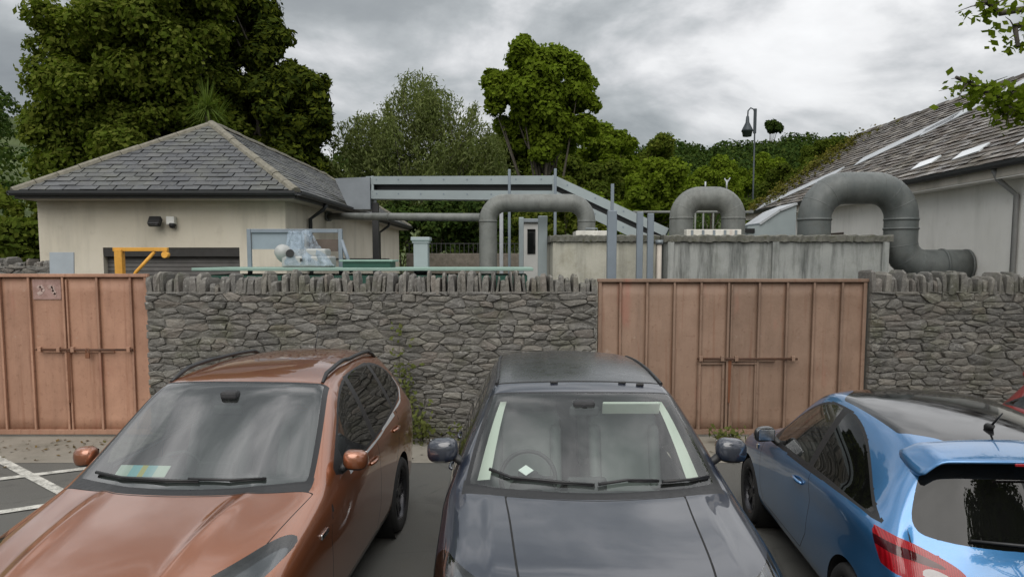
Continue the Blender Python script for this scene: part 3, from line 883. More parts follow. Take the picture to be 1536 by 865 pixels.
# ------------------------------------------------------------------ three-door hatchback (blue; red copy)
def hatchback(paint, roofmat):
    root = empty('parked_hatchback', (0, 0, 0))
    W = .87; L = 4.02
    rows = [
        (.04, .52, .16, .54, .52, .22, .52, .60, .66, dict(flat=.48)),
        (.0, .64, .14, .56, .63, .22, .60, .66, .72, {}),
        (.08, .76, .26, .60, .73, .34, .70, .745, .80, {}),
        (.30, .845, .44, .63, .81, .5, .80, .79, .85, {}),
        (.60, .915, .70, .65, .88, .7, .865, .81, .87, {}),
        (.86, .97, .98, .67, .94, .95, .91, .82, .875, {}),
        (1.0, .995, 1.20, .685, .97, 1.18, .935, .825, .87, {}),
        (1.08, 1.02, 1.28, .68, 1.0, 1.28, .945, .828, .87, {}),
        (1.40, 1.225, 1.55, .635, 1.20, 1.55, .955, .83, .868, {}),
        (1.68, 1.38, 1.80, .585, 1.35, 1.80, .97, .83, .868, {}),
        (1.85, 1.445, 1.94, .565, 1.405, 1.94, .98, .83, .868, {}),
        (2.06, 1.475, 2.12, .56, 1.435, 2.12, .985, .83, .868, {}),
        (2.5, 1.485, 2.5, .555, 1.44, 2.5, 1.005, .828, .868, dict(wsh=.862)),
        (2.95, 1.465, 2.95, .54, 1.41, 2.95, 1.03, .822, .872, dict(wsh=.868)),
        (3.30, 1.43, 3.27, .53, 1.37, 3.27, 1.045, .81, .875, dict(wsh=.868)),
        (3.52, 1.395, 3.46, .53, 1.33, 3.48, 1.04, .79, .865, dict(wsh=.855)),
        (3.62, 1.32, 3.54, .555, 1.26, 3.60, 1.02, .775, .85, dict(wsh=.835)),
        (3.84, 1.0, 3.71, .655, .99, 3.74, .96, .755, .825, dict(wsh=.80)),
        (3.90, .93, 3.76, .67, .915, 3.80, .88, .74, .805, {}),
        (3.98, .74, 3.86, .66, .72, 3.86, .70, .72, .79, {}),
        (4.02, .56, 3.90, .62, .56, 3.88, .56, .68, .75, dict(flat=.48)),
    ]
    up = {8: .03, 9: .05, 16: .05}
    rows = [(r[0], r[1] + up.get(i, .06 if 9 < i < 16 else 0), r[2], r[3], r[4] + up.get(i, .06 if 9 < i < 16 else 0)) + r[5:] for i, r in enumerate(rows)]
    rows = [r if not (len(r) > 9 and 'wsh' in r[9]) else r[:9] + (dict(r[9], wu=r[8] - .022, wsh=r[9]['wsh'] + .012),) for r in rows]
    B = Body(rows, std_cols(), du=.022)
    for y in (.80, 3.31): wheel_arch(B, root, y, .31, .355, .31, W)
    mk = lambda F: TOP(F) & (F['u'] < 6.6) & (F['u'] > 1)
    hood = [(-6.1, 2.2), (0, 1.7), (6.1, 2.2), (6.2, 6.15), (0, 6.05), (-6.2, 6.15)]
    B.assign('bonnet', lambda F: sdpoly(hood, F['v'], F['u']), mk)
    seam(B, lambda F: sdpoly(hood, F['v'], F['u']) / 12, mk, .003)
    screen(B, 6.5, 10.2, 5.9, 5.85, .3, .12)
    rp = roundpoly([(-5.75, 10.35), (5.75, 10.35), (5.7, 14.8), (-5.7, 14.8)], 1)
    B.assign('roof_panel', lambda F: sdpoly(rp, F['v'], F['u']), lambda F: TOP(F) & (F['u'] > 10.25))
    sr = roundpoly([(-4.4, 11.8), (4.4, 11.8), (4.4, 13.4), (-4.4, 13.4)], 1)
    outer = [(1.30, .96), (1.62, 1.19), (1.92, 1.385), (2.2, 1.465), (2.5, 1.465), (2.85, 1.40), (3.15, 1.265), (3.45, 1.09), (3.60, 1.018), (3.62, 1.005), (3.58, 1.01), (2.9, 1.022), (2.2, .995)]
    dlo(B, outer, [('front_window', 1.55, 2.40), ('quarter_window', 2.50, 3.7)], .020)
    belt = strip_curve([(1.36, .955), (2.2, .985), (2.9, 1.018), (3.36, 1.03)])
    B.assign('window_strip', lambda F: belt(F['y'], F['z']) - .009, GLS, over=['body', 'window_surround'])
    rg = roundpoly([(-.50, 1.39), (.50, 1.39), (.60, 1.20), (.665, 1.02), (.56, .965), (0, .95), (-.56, .965), (-.665, 1.02), (-.60, 1.20)], 2)
    B.assign('rear_screen', lambda F: sdpoly(rg, F['x'], F['z']), lambda F: (F['u'] > 14.9) & (np.abs(F['v']) < 7))
    # tailgate shut line and lamps
    tg = roundpoly([(-.60, 1.41), (.60, 1.41), (.69, 1.0), (.66, .86), (.55, .62), (-.55, .62), (-.66, .86), (-.69, 1.0)], 2)
    rear = lambda F: (F['u'] > 14.9) & (np.abs(F['v']) < 8.5)
    B.assign('tailgate', lambda F: sdpoly(tg, F['x'], F['z']), rear, over=['body'])
    seam(B, lambda F: sdpoly(tg, F['x'], F['z']), lambda F: rear(F) & (F['z'] < 1.0), .004, over=['body', 'tailgate'])
    tl = roundpoly([(.90, 1.0), (.78, .985), (.62, .925), (.48, .86), (.42, .80), (.48, .755), (.66, .755), (.80, .79), (.90, .86)], 2)
    B.assign('tail_light', lambda F: np.maximum(sdpoly(tl, np.abs(F['x']), F['z']), 3.57 + (.98 - F['z']) * .7 - F['y']), lambda F: F['y'] > 3.5)
    tr = roundpoly([(.62, .84), (.50, .80), (.52, .765), (.66, .785)], 2)
    B.assign('reversing_lamp', lambda F: np.maximum(sdpoly(tr, np.abs(F['x']), F['z']), 3.6 - F['y']), lambda F: F['y'] > 3.6, over=['tail_light'])
    rc = roundpoly([(.90, .955), (.76, .935), (.62, .885), (.50, .835), (.60, .835), (.74, .875), (.84, .90), (.90, .90)], 2)
    B.assign('lamp_recess', lambda F: np.maximum(sdpoly(rc, np.abs(F['x']), F['z']), 3.5 - F['y']), lambda F: F['y'] > 3.5, over=['tail_light'])
    hl = roundpoly([(.42, .12), (.60, .20), (.80, .45), (.85, .72), (.76, .74), (.62, .46), (.46, .26)], 2)
    B.assign('headlight', lambda F: np.maximum(sdpoly(hl, np.abs(F['x']), F['y']), .58 - F['z']), lambda F: (F['y'] < .9) & (F['z'] > .45))
    gr = roundpoly([(-.45, .56), (.45, .56), (.50, .30), (-.50, .30)], 2)
    B.assign('grille', lambda F: sdpoly(gr, F['x'], F['z']), lambda F: F['y'] < .3)
    dp = [(1.34, 1.05), (1.22, .80), (1.22, .50), (1.30, .36), (2.35, .36), (2.50, .52), (2.56, .80), (2.50, 1.1)]
    B.assign('door', lambda F: sdpoly(dp, F['y'], F['z']), SIDE, over=['body'])
    d1 = strip_curve(dp)
    seam(B, lambda F: d1(F['y'], F['z']), SIDE, .0035, over=['body', 'door'])
    B.assign('side_skirt', lambda F: np.maximum(F['z'] - .30, np.maximum(1.1 - F['y'], F['y'] - 3.0)), lambda F: np.abs(F['v']) > 10, over=['body', 'door'])
    B.part('body', 'body', paint, root, extra=[('seam', MT['gap'])]); B.part('bonnet', 'bonnet', paint, root); B.part('roof_panel', 'roof_panel', roofmat, root)
    B.part('tailgate', 'tailgate', paint, root)
    B.part('windscreen_surround', 'windscreen_surround', MT['frit'], root); B.part('windscreen', 'windscreen', MT['windscreen'], root)
    for sd in (-1, 1):
        d = B.part('door', 'door', paint, root, side=sd)
        handle(B, d, sd, 2.30, .865, paint, .19)
        for nm, m in (('front_window', MT['side_glass']), ('quarter_window', MT['dark_glass']), ('window_surround', MT['plastic']), ('window_strip', MT['plastic']), ('side_skirt', paint)):
            B.part(nm, nm, m, root, side=sd)
        t = B.part('tail_light', 'tail_light', MT['red_lens'], root, side=sd)
        B.part('reversing_lamp', 'reversing_lamp', MT['clear_lens'], t, side=sd); B.part('lamp_recess', 'lamp_recess', MT['dark_red'], t, side=sd)
        h = B.part('headlight', 'headlight', MT['lamp_glass'], root, side=sd)
        B.part('headlight', 'reflector', MT['headlamp'], h, side=sd, off=-.04)
    B.part('rear_screen', 'rear_screen', MT['dark_glass'], root); B.part('grille', 'grille', MT['plastic'], root)
    B.part('body', 'inner_lining', MT['cabin'], root, off=-.02, flt=lambda c: c.z > .95 and c.y > 1.3)
    # roof spoiler
    sp = []
    ks = np.linspace(-1, 1, 25)
    V = []; n = 10
    for k in ks:
        x = k * .60; a = abs(k)
        drop = .035 * a * a + (.10 * max(0, a - .86) / .14)
        y0, y1 = 3.36 - .06 * a * a, 3.76 - .10 * a * a
        z0 = 1.472 - .06 * a * a; z1 = 1.432 - drop
        if a > .9: z0 -= .03
        prof = [(y0, z0 - .01), (y0 + .06, z0 + .006), ((y0 + y1) / 2, (z0 + z1) / 2 + .014), (y1 - .05, z1 + .008), (y1 - .008, z1), (y1, z1 - .012), (y1 - .02, z1 - .026), (y1 - .10, z1 - .036), ((y0 + y1) / 2, z1 - .034), (y0, z0 - .05)]
        V += [(x, y, z) for y, z in prof]
    F = []
    for i in range(len(ks) - 1):
        for j in range(n): F.append((i * n + j, i * n + (j + 1) % n, (i + 1) * n + (j + 1) % n, (i + 1) * n + j))
    F += [list(range(n))[::-1], [(len(ks) - 1) * n + j for j in range(n)]]
    m = MB(); m.add(V, F, True); so = m.build('spoiler', paint, root)
    md = so.modifiers.new('edge', 'SUBSURF'); md.levels = 1; md.render_levels = 1
    m = MB(); m.box((0, 3.765, 1.412), (.30, .012, .016), None, .004); m.build('brake_lamp', MT['red_lens'], so)
    m = MB(); m.tube([(-.02, 3.885, .985), (.10, 3.875, .992), (.40, 3.83, 1.0)], [.012, .01, .007], 8); m.cyl((-.02, 3.86, .985), (-.02, 3.90, .985), .022); m.build('rear_wiper', MT['plastic'], root)
    for y in (.80, 3.31):
        for sd in (-1, 1): make_wheel(root, (sd * (W - .11), y, .31), .31, .21, sd, (MT['rubber'], MT['dark_alloy'], MT['alloy']))
    for sd in (-1, 1): mirror_part(root, sd, (sd * .935, 1.58, 1.05), (.18, .13, .13), MT['headlamp'])
    for sd in (-1, 1):
        c, nn = on_side(B, 1.10, .82, sd)
        m = MB(); m.box(c + nn * .003, (.012, .05, .05), None, .006); m.build('wing_badge', MT['chrome'], root)
    floor_tub(root, 1.2, 3.7, .72); dash(root, 1.28, 1.65, .90, .64); steering(root, -.34, 1.75, .90, .175)
    for x in (-.34, .34): make_seat(root, x, 2.2, .50, MT['seat_dark'], .48)
    for x in (-.32, .32): make_seat(root, x, 2.95, .52, MT['seat_dark'], .56)
    m = MB(); m.cyl((0, 3.22, 1.50), (0, 3.27, 1.52), .03, .012, 12); m.tube([(0, 3.24, 1.51), (0, 3.36, 1.62)], [.008, .004], 6); m.build('aerial', MT['plastic'], root)
    B.bm.free()
    return root

kuga = orange_suv()
kuga.location = (-2.12, 3.02, 0); kuga.rotation_euler = (0, 0, R(-2.6)); kuga.scale = (1, 1.06, 1)
tag(kuga, 'copper orange SUV with black roof rails, parked nose out beside the black SUV', 'car', 'cars parked in front of the wall')
disco = black_suv()
disco.location = (.49, 2.97, 0)
tag(disco, 'black SUV with pale cabin trim parked nose out in front of the stone wall', 'car', 'cars parked in front of the wall')
def hatch_black_roof(): return mat_plain('black_glass_roof', (.008, .008, .009), .10, 0, .2, 4, 0, Specular_IOR_Level=.5, Coat_Weight=.5, Coat_Roughness=.03)
blue = hatchback(paint_mat('blue_paint', (.045, .19, .42), .55, .28, .2, .10), hatch_black_roof())
blue.rotation_euler = (0, 0, math.pi - R(4.4))
a = R(4.4)
blue.location = (2.92 + 4.02 * math.sin(a), 3.72 + 4.02 * math.cos(a), 0)
tag(blue, 'metallic blue three-door hatchback with black roof and rear spoiler, parked facing the gate', 'car', 'cars parked in front of the wall')
# ================================================================== materials of the place
def mat_asphalt():
    n = NT('asphalt'); v = n.coord()
    big = n.noise(v, .35, 5, .6); mid = n.noise(v, 3.0, 5, .65); fine = n.noise(v, 130, 3, .7)
    c = n.mix(n.ramp(big, [(.35, 0), (.65, 1)]), (.052, .052, .047), (.082, .081, .072))
    c = n.mix(n.math('MULTIPLY', n.ramp(mid, [(.50, 0), (.72, 1)]), .55), c, (.085, .080, .066))
    c = n.mix(n.math('MULTIPLY', n.ramp(n.noise(v, .9, 3), [(.60, 0), (.66, 1)]), .6), c, (.022, .022, .021))
    vo = n.n('ShaderNodeTexVoronoi', feature='DISTANCE_TO_EDGE'); vo.inputs['Scale'].default_value = .55; n.l(n.mapping(v, (1, 1.7, 1)), vo.inputs['Vector'])
    ck = n.math('ADD', vo.outputs['Distance'], n.math('MULTIPLY', n.noise(v, 6, 5, .7), .05))
    c = n.mix(n.math('MULTIPLY', n.ramp(ck, [(.024, 1), (.034, 0)]), .7), c, (.018, .018, .016))
    c = n.mix(n.math('MULTIPLY', n.ramp(n.noise(v, 1.9, 3, .5), [(.63, 0), (.70, 1)]), .5), c, (.02, .02, .02))
    c = n.mix(n.ramp(fine, [(.42, 0), (.66, 1)]), c, n.mix(.65, c, (.20, .195, .18)))
    return n.pbsdf(c, n.ramp(mid, [(.3, .75), (.8, .95)]), 0, n.bump(fine, .5, .006))
def mat_concrete(name, a, b, moss=(.06, .07, .03), moss_amt=.3, streak=0.0, scale=1.5, rough=.85):
    n = NT(name); v = n.coord()
    c = n.mix(n.ramp(n.noise(v, scale, 6, .65), [(.3, 0), (.7, 1)]), a, b)
    c = n.mix(n.math('MULTIPLY', n.ramp(n.noise(v, scale * 2.2, 6, .7), [(.5, 0), (.68, 1)]), moss_amt), c, moss)
    if streak:
        s = n.noise(n.mapping(v, (3.2, 3.2, .35)), 1.4, 6, .7)
        c = n.mix(n.math('MULTIPLY', n.ramp(s, [(.46, 0), (.66, 1)]), streak), c, (.035, .04, .036))
    fine = n.noise(v, 45, 4, .7)
    c = n.mix(n.math('MULTIPLY', fine, .22), c, (.02, .02, .018))
    return n.pbsdf(c, rough, 0, n.bump(fine, .25, .01))
def mat_stone():
    n = NT('rubble_stone'); v = n.coord(); g = n.n('ShaderNodeNewGeometry').outputs['Random Per Island']
    c = n.ramp(g, [(0, (.115, .110, .102)), (.16, (.18, .17, .154)), (.30, (.14, .135, .127)), (.44, (.215, .20, .17)), (.56, (.15, .142, .132)), (.68, (.185, .158, .135)), (.78, (.255, .24, .21)), (.88, (.105, .102, .098)), (1, (.165, .152, .13))])
    m1 = n.noise(v, 9, 6, .7)
    c = n.mix(n.ramp(m1, [(.3, .0), (.75, .8)]), c, n.mix(.5, c, (.21, .20, .18)))
    c = n.mix(n.math('MULTIPLY', n.ramp(n.noise(v, 1.6, 5, .6), [(.54, 0), (.68, 1)]), .55), c, (.075, .080, .032))
    c = n.mix(n.math('MULTIPLY', n.ramp(n.noise(v, 24, 4, .75), [(.56, 0), (.68, 1)]), .6), c, (.42, .41, .38))
    c = n.mix(n.math('MULTIPLY', n.ramp(n.noise(v, 17, 5, .7), [(.58, 0), (.70, 1)]), .5), c, (.05, .05, .045))
    c = n.mix(n.math('MULTIPLY', n.ramp(n.noise(v, 3.6, 6, .72), [(.42, 0), (.66, 1)]), .45), c, (.11, .104, .092))
    c = n.mix(n.math('MULTIPLY', n.ramp(n.noise(v, 5.2, 5, .72, .5), [(.55, 0), (.72, 1)]), .55), c, (.27, .255, .22))
    b = n.bump(n.noise(v, 22, 6, .7), .9, .025)
    return n.pbsdf(c, .9, 0, b)
def mat_mortar():
    n = NT('old_mortar'); v = n.coord()
    c = n.mix(n.noise(v, 5, 5), (.09, .085, .075), (.20, .19, .165))
    return n.pbsdf(c, .95, 0, n.bump(n.noise(v, 40, 5), .6, .02))
def mat_rusty(name, a, b, rust=(.17, .055, .02), amt=.5):
    n = NT(name); v = n.coord()
    c = n.mix(n.ramp(n.noise(v, .8, 5, .6), [(.35, 0), (.65, 1)]), a, b)
    c = n.mix(n.math('MULTIPLY', n.ramp(n.noise(v, 2.3, 5, .7), [(.45, 0), (.70, 1)]), .35), c, tuple(min(1, x * 1.35 + .03) for x in b))
    c = n.mix(n.math('MULTIPLY', n.ramp(n.noise(n.mapping(v, (4, 4, .5), (0, 0, 0), (1, 4, 7)), 1.3, 6, .7), [(.50, 0), (.72, 1)]), .4), c, tuple(x * .55 for x in a))
    st = n.noise(n.mapping(v, (7, 7, .30)), 1.6, 6, .7)
    c = n.mix(n.math('MULTIPLY', n.ramp(st, [(.55, 0), (.74, 1)]), amt), c, rust)
    c = n.mix(n.math('MULTIPLY', n.ramp(n.noise(v, 14, 5, .75), [(.56, 0), (.72, 1)]), amt * .8), c, tuple(x * .6 for x in rust))
    oi = n.n('ShaderNodeObjectInfo').outputs['Random']
    c = n.mix(1.0, c, n.ramp(oi, [(0, (.86, .86, .86)), (.5, (1, .98, .96)), (1, (1.08, 1.06, 1.05))]), 'MULTIPLY')
    pk = n.ramp(n.noise(n.mapping(v, (2.2, 2.2, .55), (0, 0, 0), (3, 1, 2)), 1.1, 4, .6), [(.60, 0), (.70, 1)])
    c = n.mix(n.math('MULTIPLY', pk, .45), c, (.36, .14, .10))
    c = n.mix(n.math('MULTIPLY', n.ramp(n.noise(v, 6, 5, .7), [(.66, 0), (.74, 1)]), .3), c, (.48, .42, .36))
    return n.pbsdf(c, .62, 0, n.bump(n.noise(v, 9, 4), .22, .02))
def mat_slate(name, cols, lichen=(.20, .20, .12), la=.3, rough=.55, wet=0):
    n = NT(name); v = n.coord(); g = n.n('ShaderNodeNewGeometry').outputs['Random Per Island']
    c = n.ramp(g, [(i / (len(cols) - 1), x) for i, x in enumerate(cols)])
    c = n.mix(n.math('MULTIPLY', n.ramp(n.noise(v, 1.1, 6, .65), [(.45, 0), (.7, 1)]), la), c, lichen)
    c = n.mix(n.math('MULTIPLY', n.ramp(n.noise(v, 18, 5, .7), [(.55, 0), (.75, 1)]), .35), c, (.26, .26, .22))
    rr = n.ramp(n.noise(v, 2.5, 4), [(.35, max(.12, rough - .25 - wet)), (.65, rough + .15)])
    return n.pbsdf(c, rr, 0, n.bump(n.noise(v, 30, 4), .25, .01))
def mat_render(name, a, b, stain=.35):
    n = NT(name); v = n.coord()
    c = n.mix(n.ramp(n.noise(v, .7, 5, .6), [(.35, 0), (.65, 1)]), a, b)
    st = n.noise(n.mapping(v, (1.6, 1.6, .25)), 1.2, 6, .65)
    c = n.mix(n.math('MULTIPLY', n.ramp(st, [(.50, 0), (.75, 1)]), stain), c, (.16, .15, .12))
    c = n.mix(n.math('MULTIPLY', n.ramp(n.noise(v, 2.4, 6, .7), [(.58, 0), (.72, 1)]), stain * .7), c, (.27, .22, .16))
    return n.pbsdf(c, .9, 0, n.bump(n.noise(v, 60, 4, .7), .3, .01))
def mat_leaf(name, cols, trans=.42, rough=.55):
    n = NT(name); g = n.n('ShaderNodeNewGeometry').outputs['Random Per Island']
    c = n.ramp(g, [(i / (len(cols) - 1), x) for i, x in enumerate(cols)])
    c = n.mix(n.ramp(n.noise(n.coord(), .55, 3, .5), [(.35, 0), (.65, .55)]), c, n.mix(1, c, (.78, .72, .6), 'MULTIPLY'))
    p = n.n('ShaderNodeBsdfPrincipled'); n.l(c, p.inputs['Base Color']); p.inputs['Roughness'].default_value = .75
    p.inputs['Specular IOR Level'].default_value = .0
    t = n.n('ShaderNodeBsdfTranslucent'); n.l(n.mix(1, c, (1.0, 1.1, .5), 'MULTIPLY'), t.inputs[0])
    mx = n.n('ShaderNodeMixShader'); mx.inputs[0].default_value = trans
    n.l(p.outputs[0], mx.inputs[1]); n.l(t.outputs[0], mx.inputs[2]); n.l(mx.outputs[0], n.out.inputs[0])
    return n.m
MT['asphalt'] = mat_asphalt(); MT['stone'] = mat_stone(); MT['mortar'] = mat_mortar()
MT['bark'] = mat_concrete('bark', (.05, .042, .034), (.10, .085, .065), moss_amt=.3, scale=6)
MT['pipe'] = mat_concrete('weathered_pipe', (.15, .16, .152), (.215, .222, .205), (.075, .075, .06), .45, .35, 2.2, .55)
MT['pipe_dark'] = mat_concrete('dark_weathered_pipe', (.095, .110, .110), (.155, .165, .158), (.06, .062, .055), .4, .3, 2.0, .5)
MT['duct'] = mat_plain('galvanised_duct', (.30, .345, .355), .5, .25, .22, 1.6, .05)
MT['post'] = mat_plain('grey_painted_steel', (.19, .225, .26), .5, .2, .2, 3.0, .05)
MT['lead'] = mat_plain('lead_sheet', (.42, .44, .46), .42, .2, .25, 2.4, .1)

# ================================================================== ground
def sheet(name, x0, x1, y0, y1, z, mat, kind='structure', nx=1, ny=1):
    m = MB(); m.add([(x0, y0, z), (x1, y0, z), (x1, y1, z), (x0, y1, z)], [(0, 1, 2, 3)])
    o = m.build(name, mat); tag(o, kind=kind); return o
def mat_grass():
    n = NT('meadow'); v = n.coord()
    c = n.mix(n.noise(v, .05, 5), (.045, .075, .018), (.10, .12, .035))
    c = n.mix(n.math('MULTIPLY', n.noise(v, .9, 5), .5), c, (.035, .055, .012))
    return n.pbsdf(c, .95)
sheet('ground', -3000, 3000, -3000, 3000, -.02, mat_grass())
sheet('car_park', -40, 40, -30, 34, 0.0, MT['asphalt'])
sheet('pavement', -13, 14, 9.02, 10.55, .004, mat_concrete('worn_concrete_apron', (.22, .20, .165), (.31, .285, .24), (.10, .10, .07), .35, 0, .9))
def mat_line():
    n = NT('worn_line_paint'); v = n.coord()
    w = n.math('ADD', n.math('MULTIPLY', n.noise(v, 7, 6, .7), .6), n.math('MULTIPLY', n.noise(v, 60, 3, .7), .4))
    c = n.mix(n.ramp(w, [(.44, 0), (.62, .85)]), (.56, .55, .50), (.09, .09, .08))
    return n.pbsdf(c, .8, 0, n.bump(n.noise(v, 120, 3), .3, .005))
MT['line'] = mat_line()
lines = MB()
def line(a, b, w=.125, z=.008):
    a, b = Vector((*a, 0)), Vector((*b, 0)); d = (b - a).normalized(); s = Vector((-d.y, d.x, 0)) * w / 2
    m = MB(); n = max(2, int((b - a).length / .25)); V = []
    for k in range(n + 1):
        p = a.lerp(b, k / n); V += [p + s + Vector((0, 0, z)), p - s + Vector((0, 0, z))]
    m.add(V, [(2 * k, 2 * k + 1, 2 * k + 3, 2 * k + 2) for k in range(n)])
    o = m.build('road_marking', MT['line']); tag(o, kind='structure'); return o
def gline(p, q, z=.008, ext=(0, 0)):
    a, b = gp(*p), gp(*q); d = (b - a).normalized()
    a -= d * ext[0]; b += d * ext[1]
    return line((a.x, a.y), (b.x, b.y), z=z)
gline((0, 690), (86, 735), .008, (1.2, .6))
gline((0, 719), (106, 706), .012, (.8, .5))
gline((0, 769), (60, 760), .012, (1.2, .8))

# ================================================================== stone walls
def clip_half(poly, a, b, c):
    """keep a*x+b*y<=c"""
    out = []
    for i in range(len(poly)):
        p, q = poly[i], poly[(i + 1) % len(poly)]
        fp, fq = a * p[0] + b * p[1] - c, a * q[0] + b * q[1] - c
        if fp <= 0: out.append(p)
        if fp * fq < 0:
            t = fp / (fp - fq); out.append((p[0] + (q[0] - p[0]) * t, p[1] + (q[1] - p[1]) * t))
    return out
def stones(x0, x1, z0, z1, rnd, wh=(.185, .076)):
    """irregular coursed rubble as polygons (x,z)"""
    AS = wh[1] / wh[0] * .95
    sites = []; z = z0
    while z < z1:
        h = wh[1] * rnd.uniform(.55, 1.6) * (1.15 if z > .9 else .85); x = x0 - rnd.uniform(0, .2)
        while x < x1 + .1:
            w = wh[0] * rnd.uniform(.4, 1.9) * (1.1 if z > .9 else .95)
            if rnd.random() < .10: x += w; continue
            sites.append(((x + w / 2 + rnd.uniform(-.02, .02)) * AS, z + h / 2 + rnd.uniform(-.30, .30) * h)); x += w
        z += h
    S = np.array(sites); polys = []
    for i, (sx, sz) in enumerate(sites):
        d = np.hypot(S[:, 0] - sx, S[:, 1] - sz); nb = np.argsort(d)[1:16]
        P = [(max(x0 * AS, sx - .4), max(z0, sz - .4)), (min(x1 * AS, sx + .4), max(z0, sz - .4)), (min(x1 * AS, sx + .4), min(z1, sz + .4)), (max(x0 * AS, sx - .4), min(z1, sz + .4))]
        for j in nb:
            a, b = S[j, 0] - sx, S[j, 1] - sz
            P = clip_half(P, a, b, a * (S[j, 0] + sx) / 2 + b * (S[j, 1] + sz) / 2)
            if len(P) < 3: break
        if len(P) >= 3: polys.append([(x / AS, z) for x, z in P])
    return polys
def stone_wall(x0, x1, yf, ztop, seed, label, thick=.42, cope=.27):
    rnd = random.Random(seed)
    root = empty('stone_wall', ((x0 + x1) / 2, yf + thick / 2, 0)); cx, cy = (x0 + x1) / 2, yf + thick / 2
    tag(root, label, 'wall', 'rubble stone walls between the gates')
    zc = ztop - cope
    b = MB(); b.box((0, .0, zc / 2), (x1 - x0 - .02, thick - .038, zc))
    b.build('mortar_core', MT['mortar'], root)
    m = MB()
    for side in (1, -1):
        for P in stones(x0, x1, -.02, zc, rnd):
            cxp = sum(p[0] for p in P) / len(P); czp = sum(p[1] for p in P) / len(P)
            Q = []
            n = len(P)
            for i in range(n):                                   # knock the corners off
                a, c = Vector(P[i]), Vector(P[(i + 1) % n])
                if (c - a).length > .03: Q += [a.lerp(c, rnd.uniform(.06, .18)), a.lerp(c, rnd.uniform(.82, .94))]
                else: Q.append(a.lerp(c, .5))
            if len(Q) < 3: continue
            dep = rnd.uniform(.0, .05); gap = rnd.uniform(.002, .006)
            ctr = Vector((cxp, czp))
            def ring(ins, y, jit=.0):
                o = []
                for q in Q:
                    d = q - ctr; L = max(d.length, 1e-4); k = max(.15, 1 - ins / L)
                    s = ctr + d * k
                    o.append((s.x - cx + rnd.uniform(-jit, jit), -side * (thick / 2 - .045 + y + (0 if y < 0 else tl * (s.x - cxp) / .12 + tr_ * (s.y - czp) / .05) + rnd.uniform(-jit, jit)), s.y + rnd.uniform(-jit, jit)))
                return o
            k = len(Q); tl, tr_ = rnd.uniform(-.014, .014), rnd.uniform(-.008, .016)
            V = ring(gap, -.02) + ring(gap, .02 + dep, .003) + ring(gap + .007, .030 + dep, .005) + ring(gap + .028, .036 + dep, .009)
            V.append((cxp - cx, -side * (thick / 2 - .045 + .044 + dep), czp))
            F = []
            for r_ in range(3):
                for i in range(k): F.append((r_ * k + i, r_ * k + (i + 1) % k, (r_ + 1) * k + (i + 1) % k, (r_ + 1) * k + i))
            for i in range(k): F.append((3 * k + i, 3 * k + (i + 1) % k, 4 * k))
            if side == -1: F = [f[::-1] for f in F]
            m.add(V, F)
        if side == 1 and False: break
    m.build('masonry', MT['stone'], root, fixn=False)
    c = MB(); x = x0
    while x < x1 - .04:
        w = rnd.uniform(.04, .105); h = cope + rnd.uniform(-.10, .03) - (.08 if rnd.random() < .3 else 0); dd = thick + rnd.uniform(-.08, .04)
        w = min(w, x1 - x); ang = rnd.uniform(-.13, .13)
        M = Matrix.Rotation(ang, 3, 'Y') @ Matrix.Rotation(rnd.uniform(-.12, .12), 3, 'Z')
        V = []; g = .006
        lv = [(-.03, 1, 1), (h * .55, 1.0, 1.0), (h * .88, .86, .92), (h, .45, .62)]
        for z, kx, ky in lv:
            for sx, sy in ((-1, -1), (-.25, -1.08), (1, -1), (1, 1), (-1, 1)):
                V.append(Vector((x + w / 2 - cx, 0, zc)) + M @ Vector((sx * (w / 2 - g) * kx + rnd.uniform(-.006, .006), sy * dd / 2 * ky + rnd.uniform(-.012, .012), z + rnd.uniform(-.012, .012))))
        F = [(r_ * 5 + i, r_ * 5 + (i + 1) % 5, (r_ + 1) * 5 + (i + 1) % 5, (r_ + 1) * 5 + i) for r_ in range(3) for i in range(5)] + [(15, 16, 17, 18, 19)]
        c.add(V, F); x += w
    c.build('coping', MT['stone'], root, fixn=False)
    return root
WALL_Y = 10.28
stone_wall(-5.14, 1.20, WALL_Y, 2.36, 3, 'long grey rubble stone wall with upright coping stones between the two rusty gates')
stone_wall(5.04, 9.3, WALL_Y, 2.36, 5, 'grey rubble stone wall at the right, behind the blue hatchback, with upright coping stones')
sw3 = stone_wall(-13.5, -9.2, WALL_Y, 2.36, 8, 'grey rubble stone wall beyond the left gate')

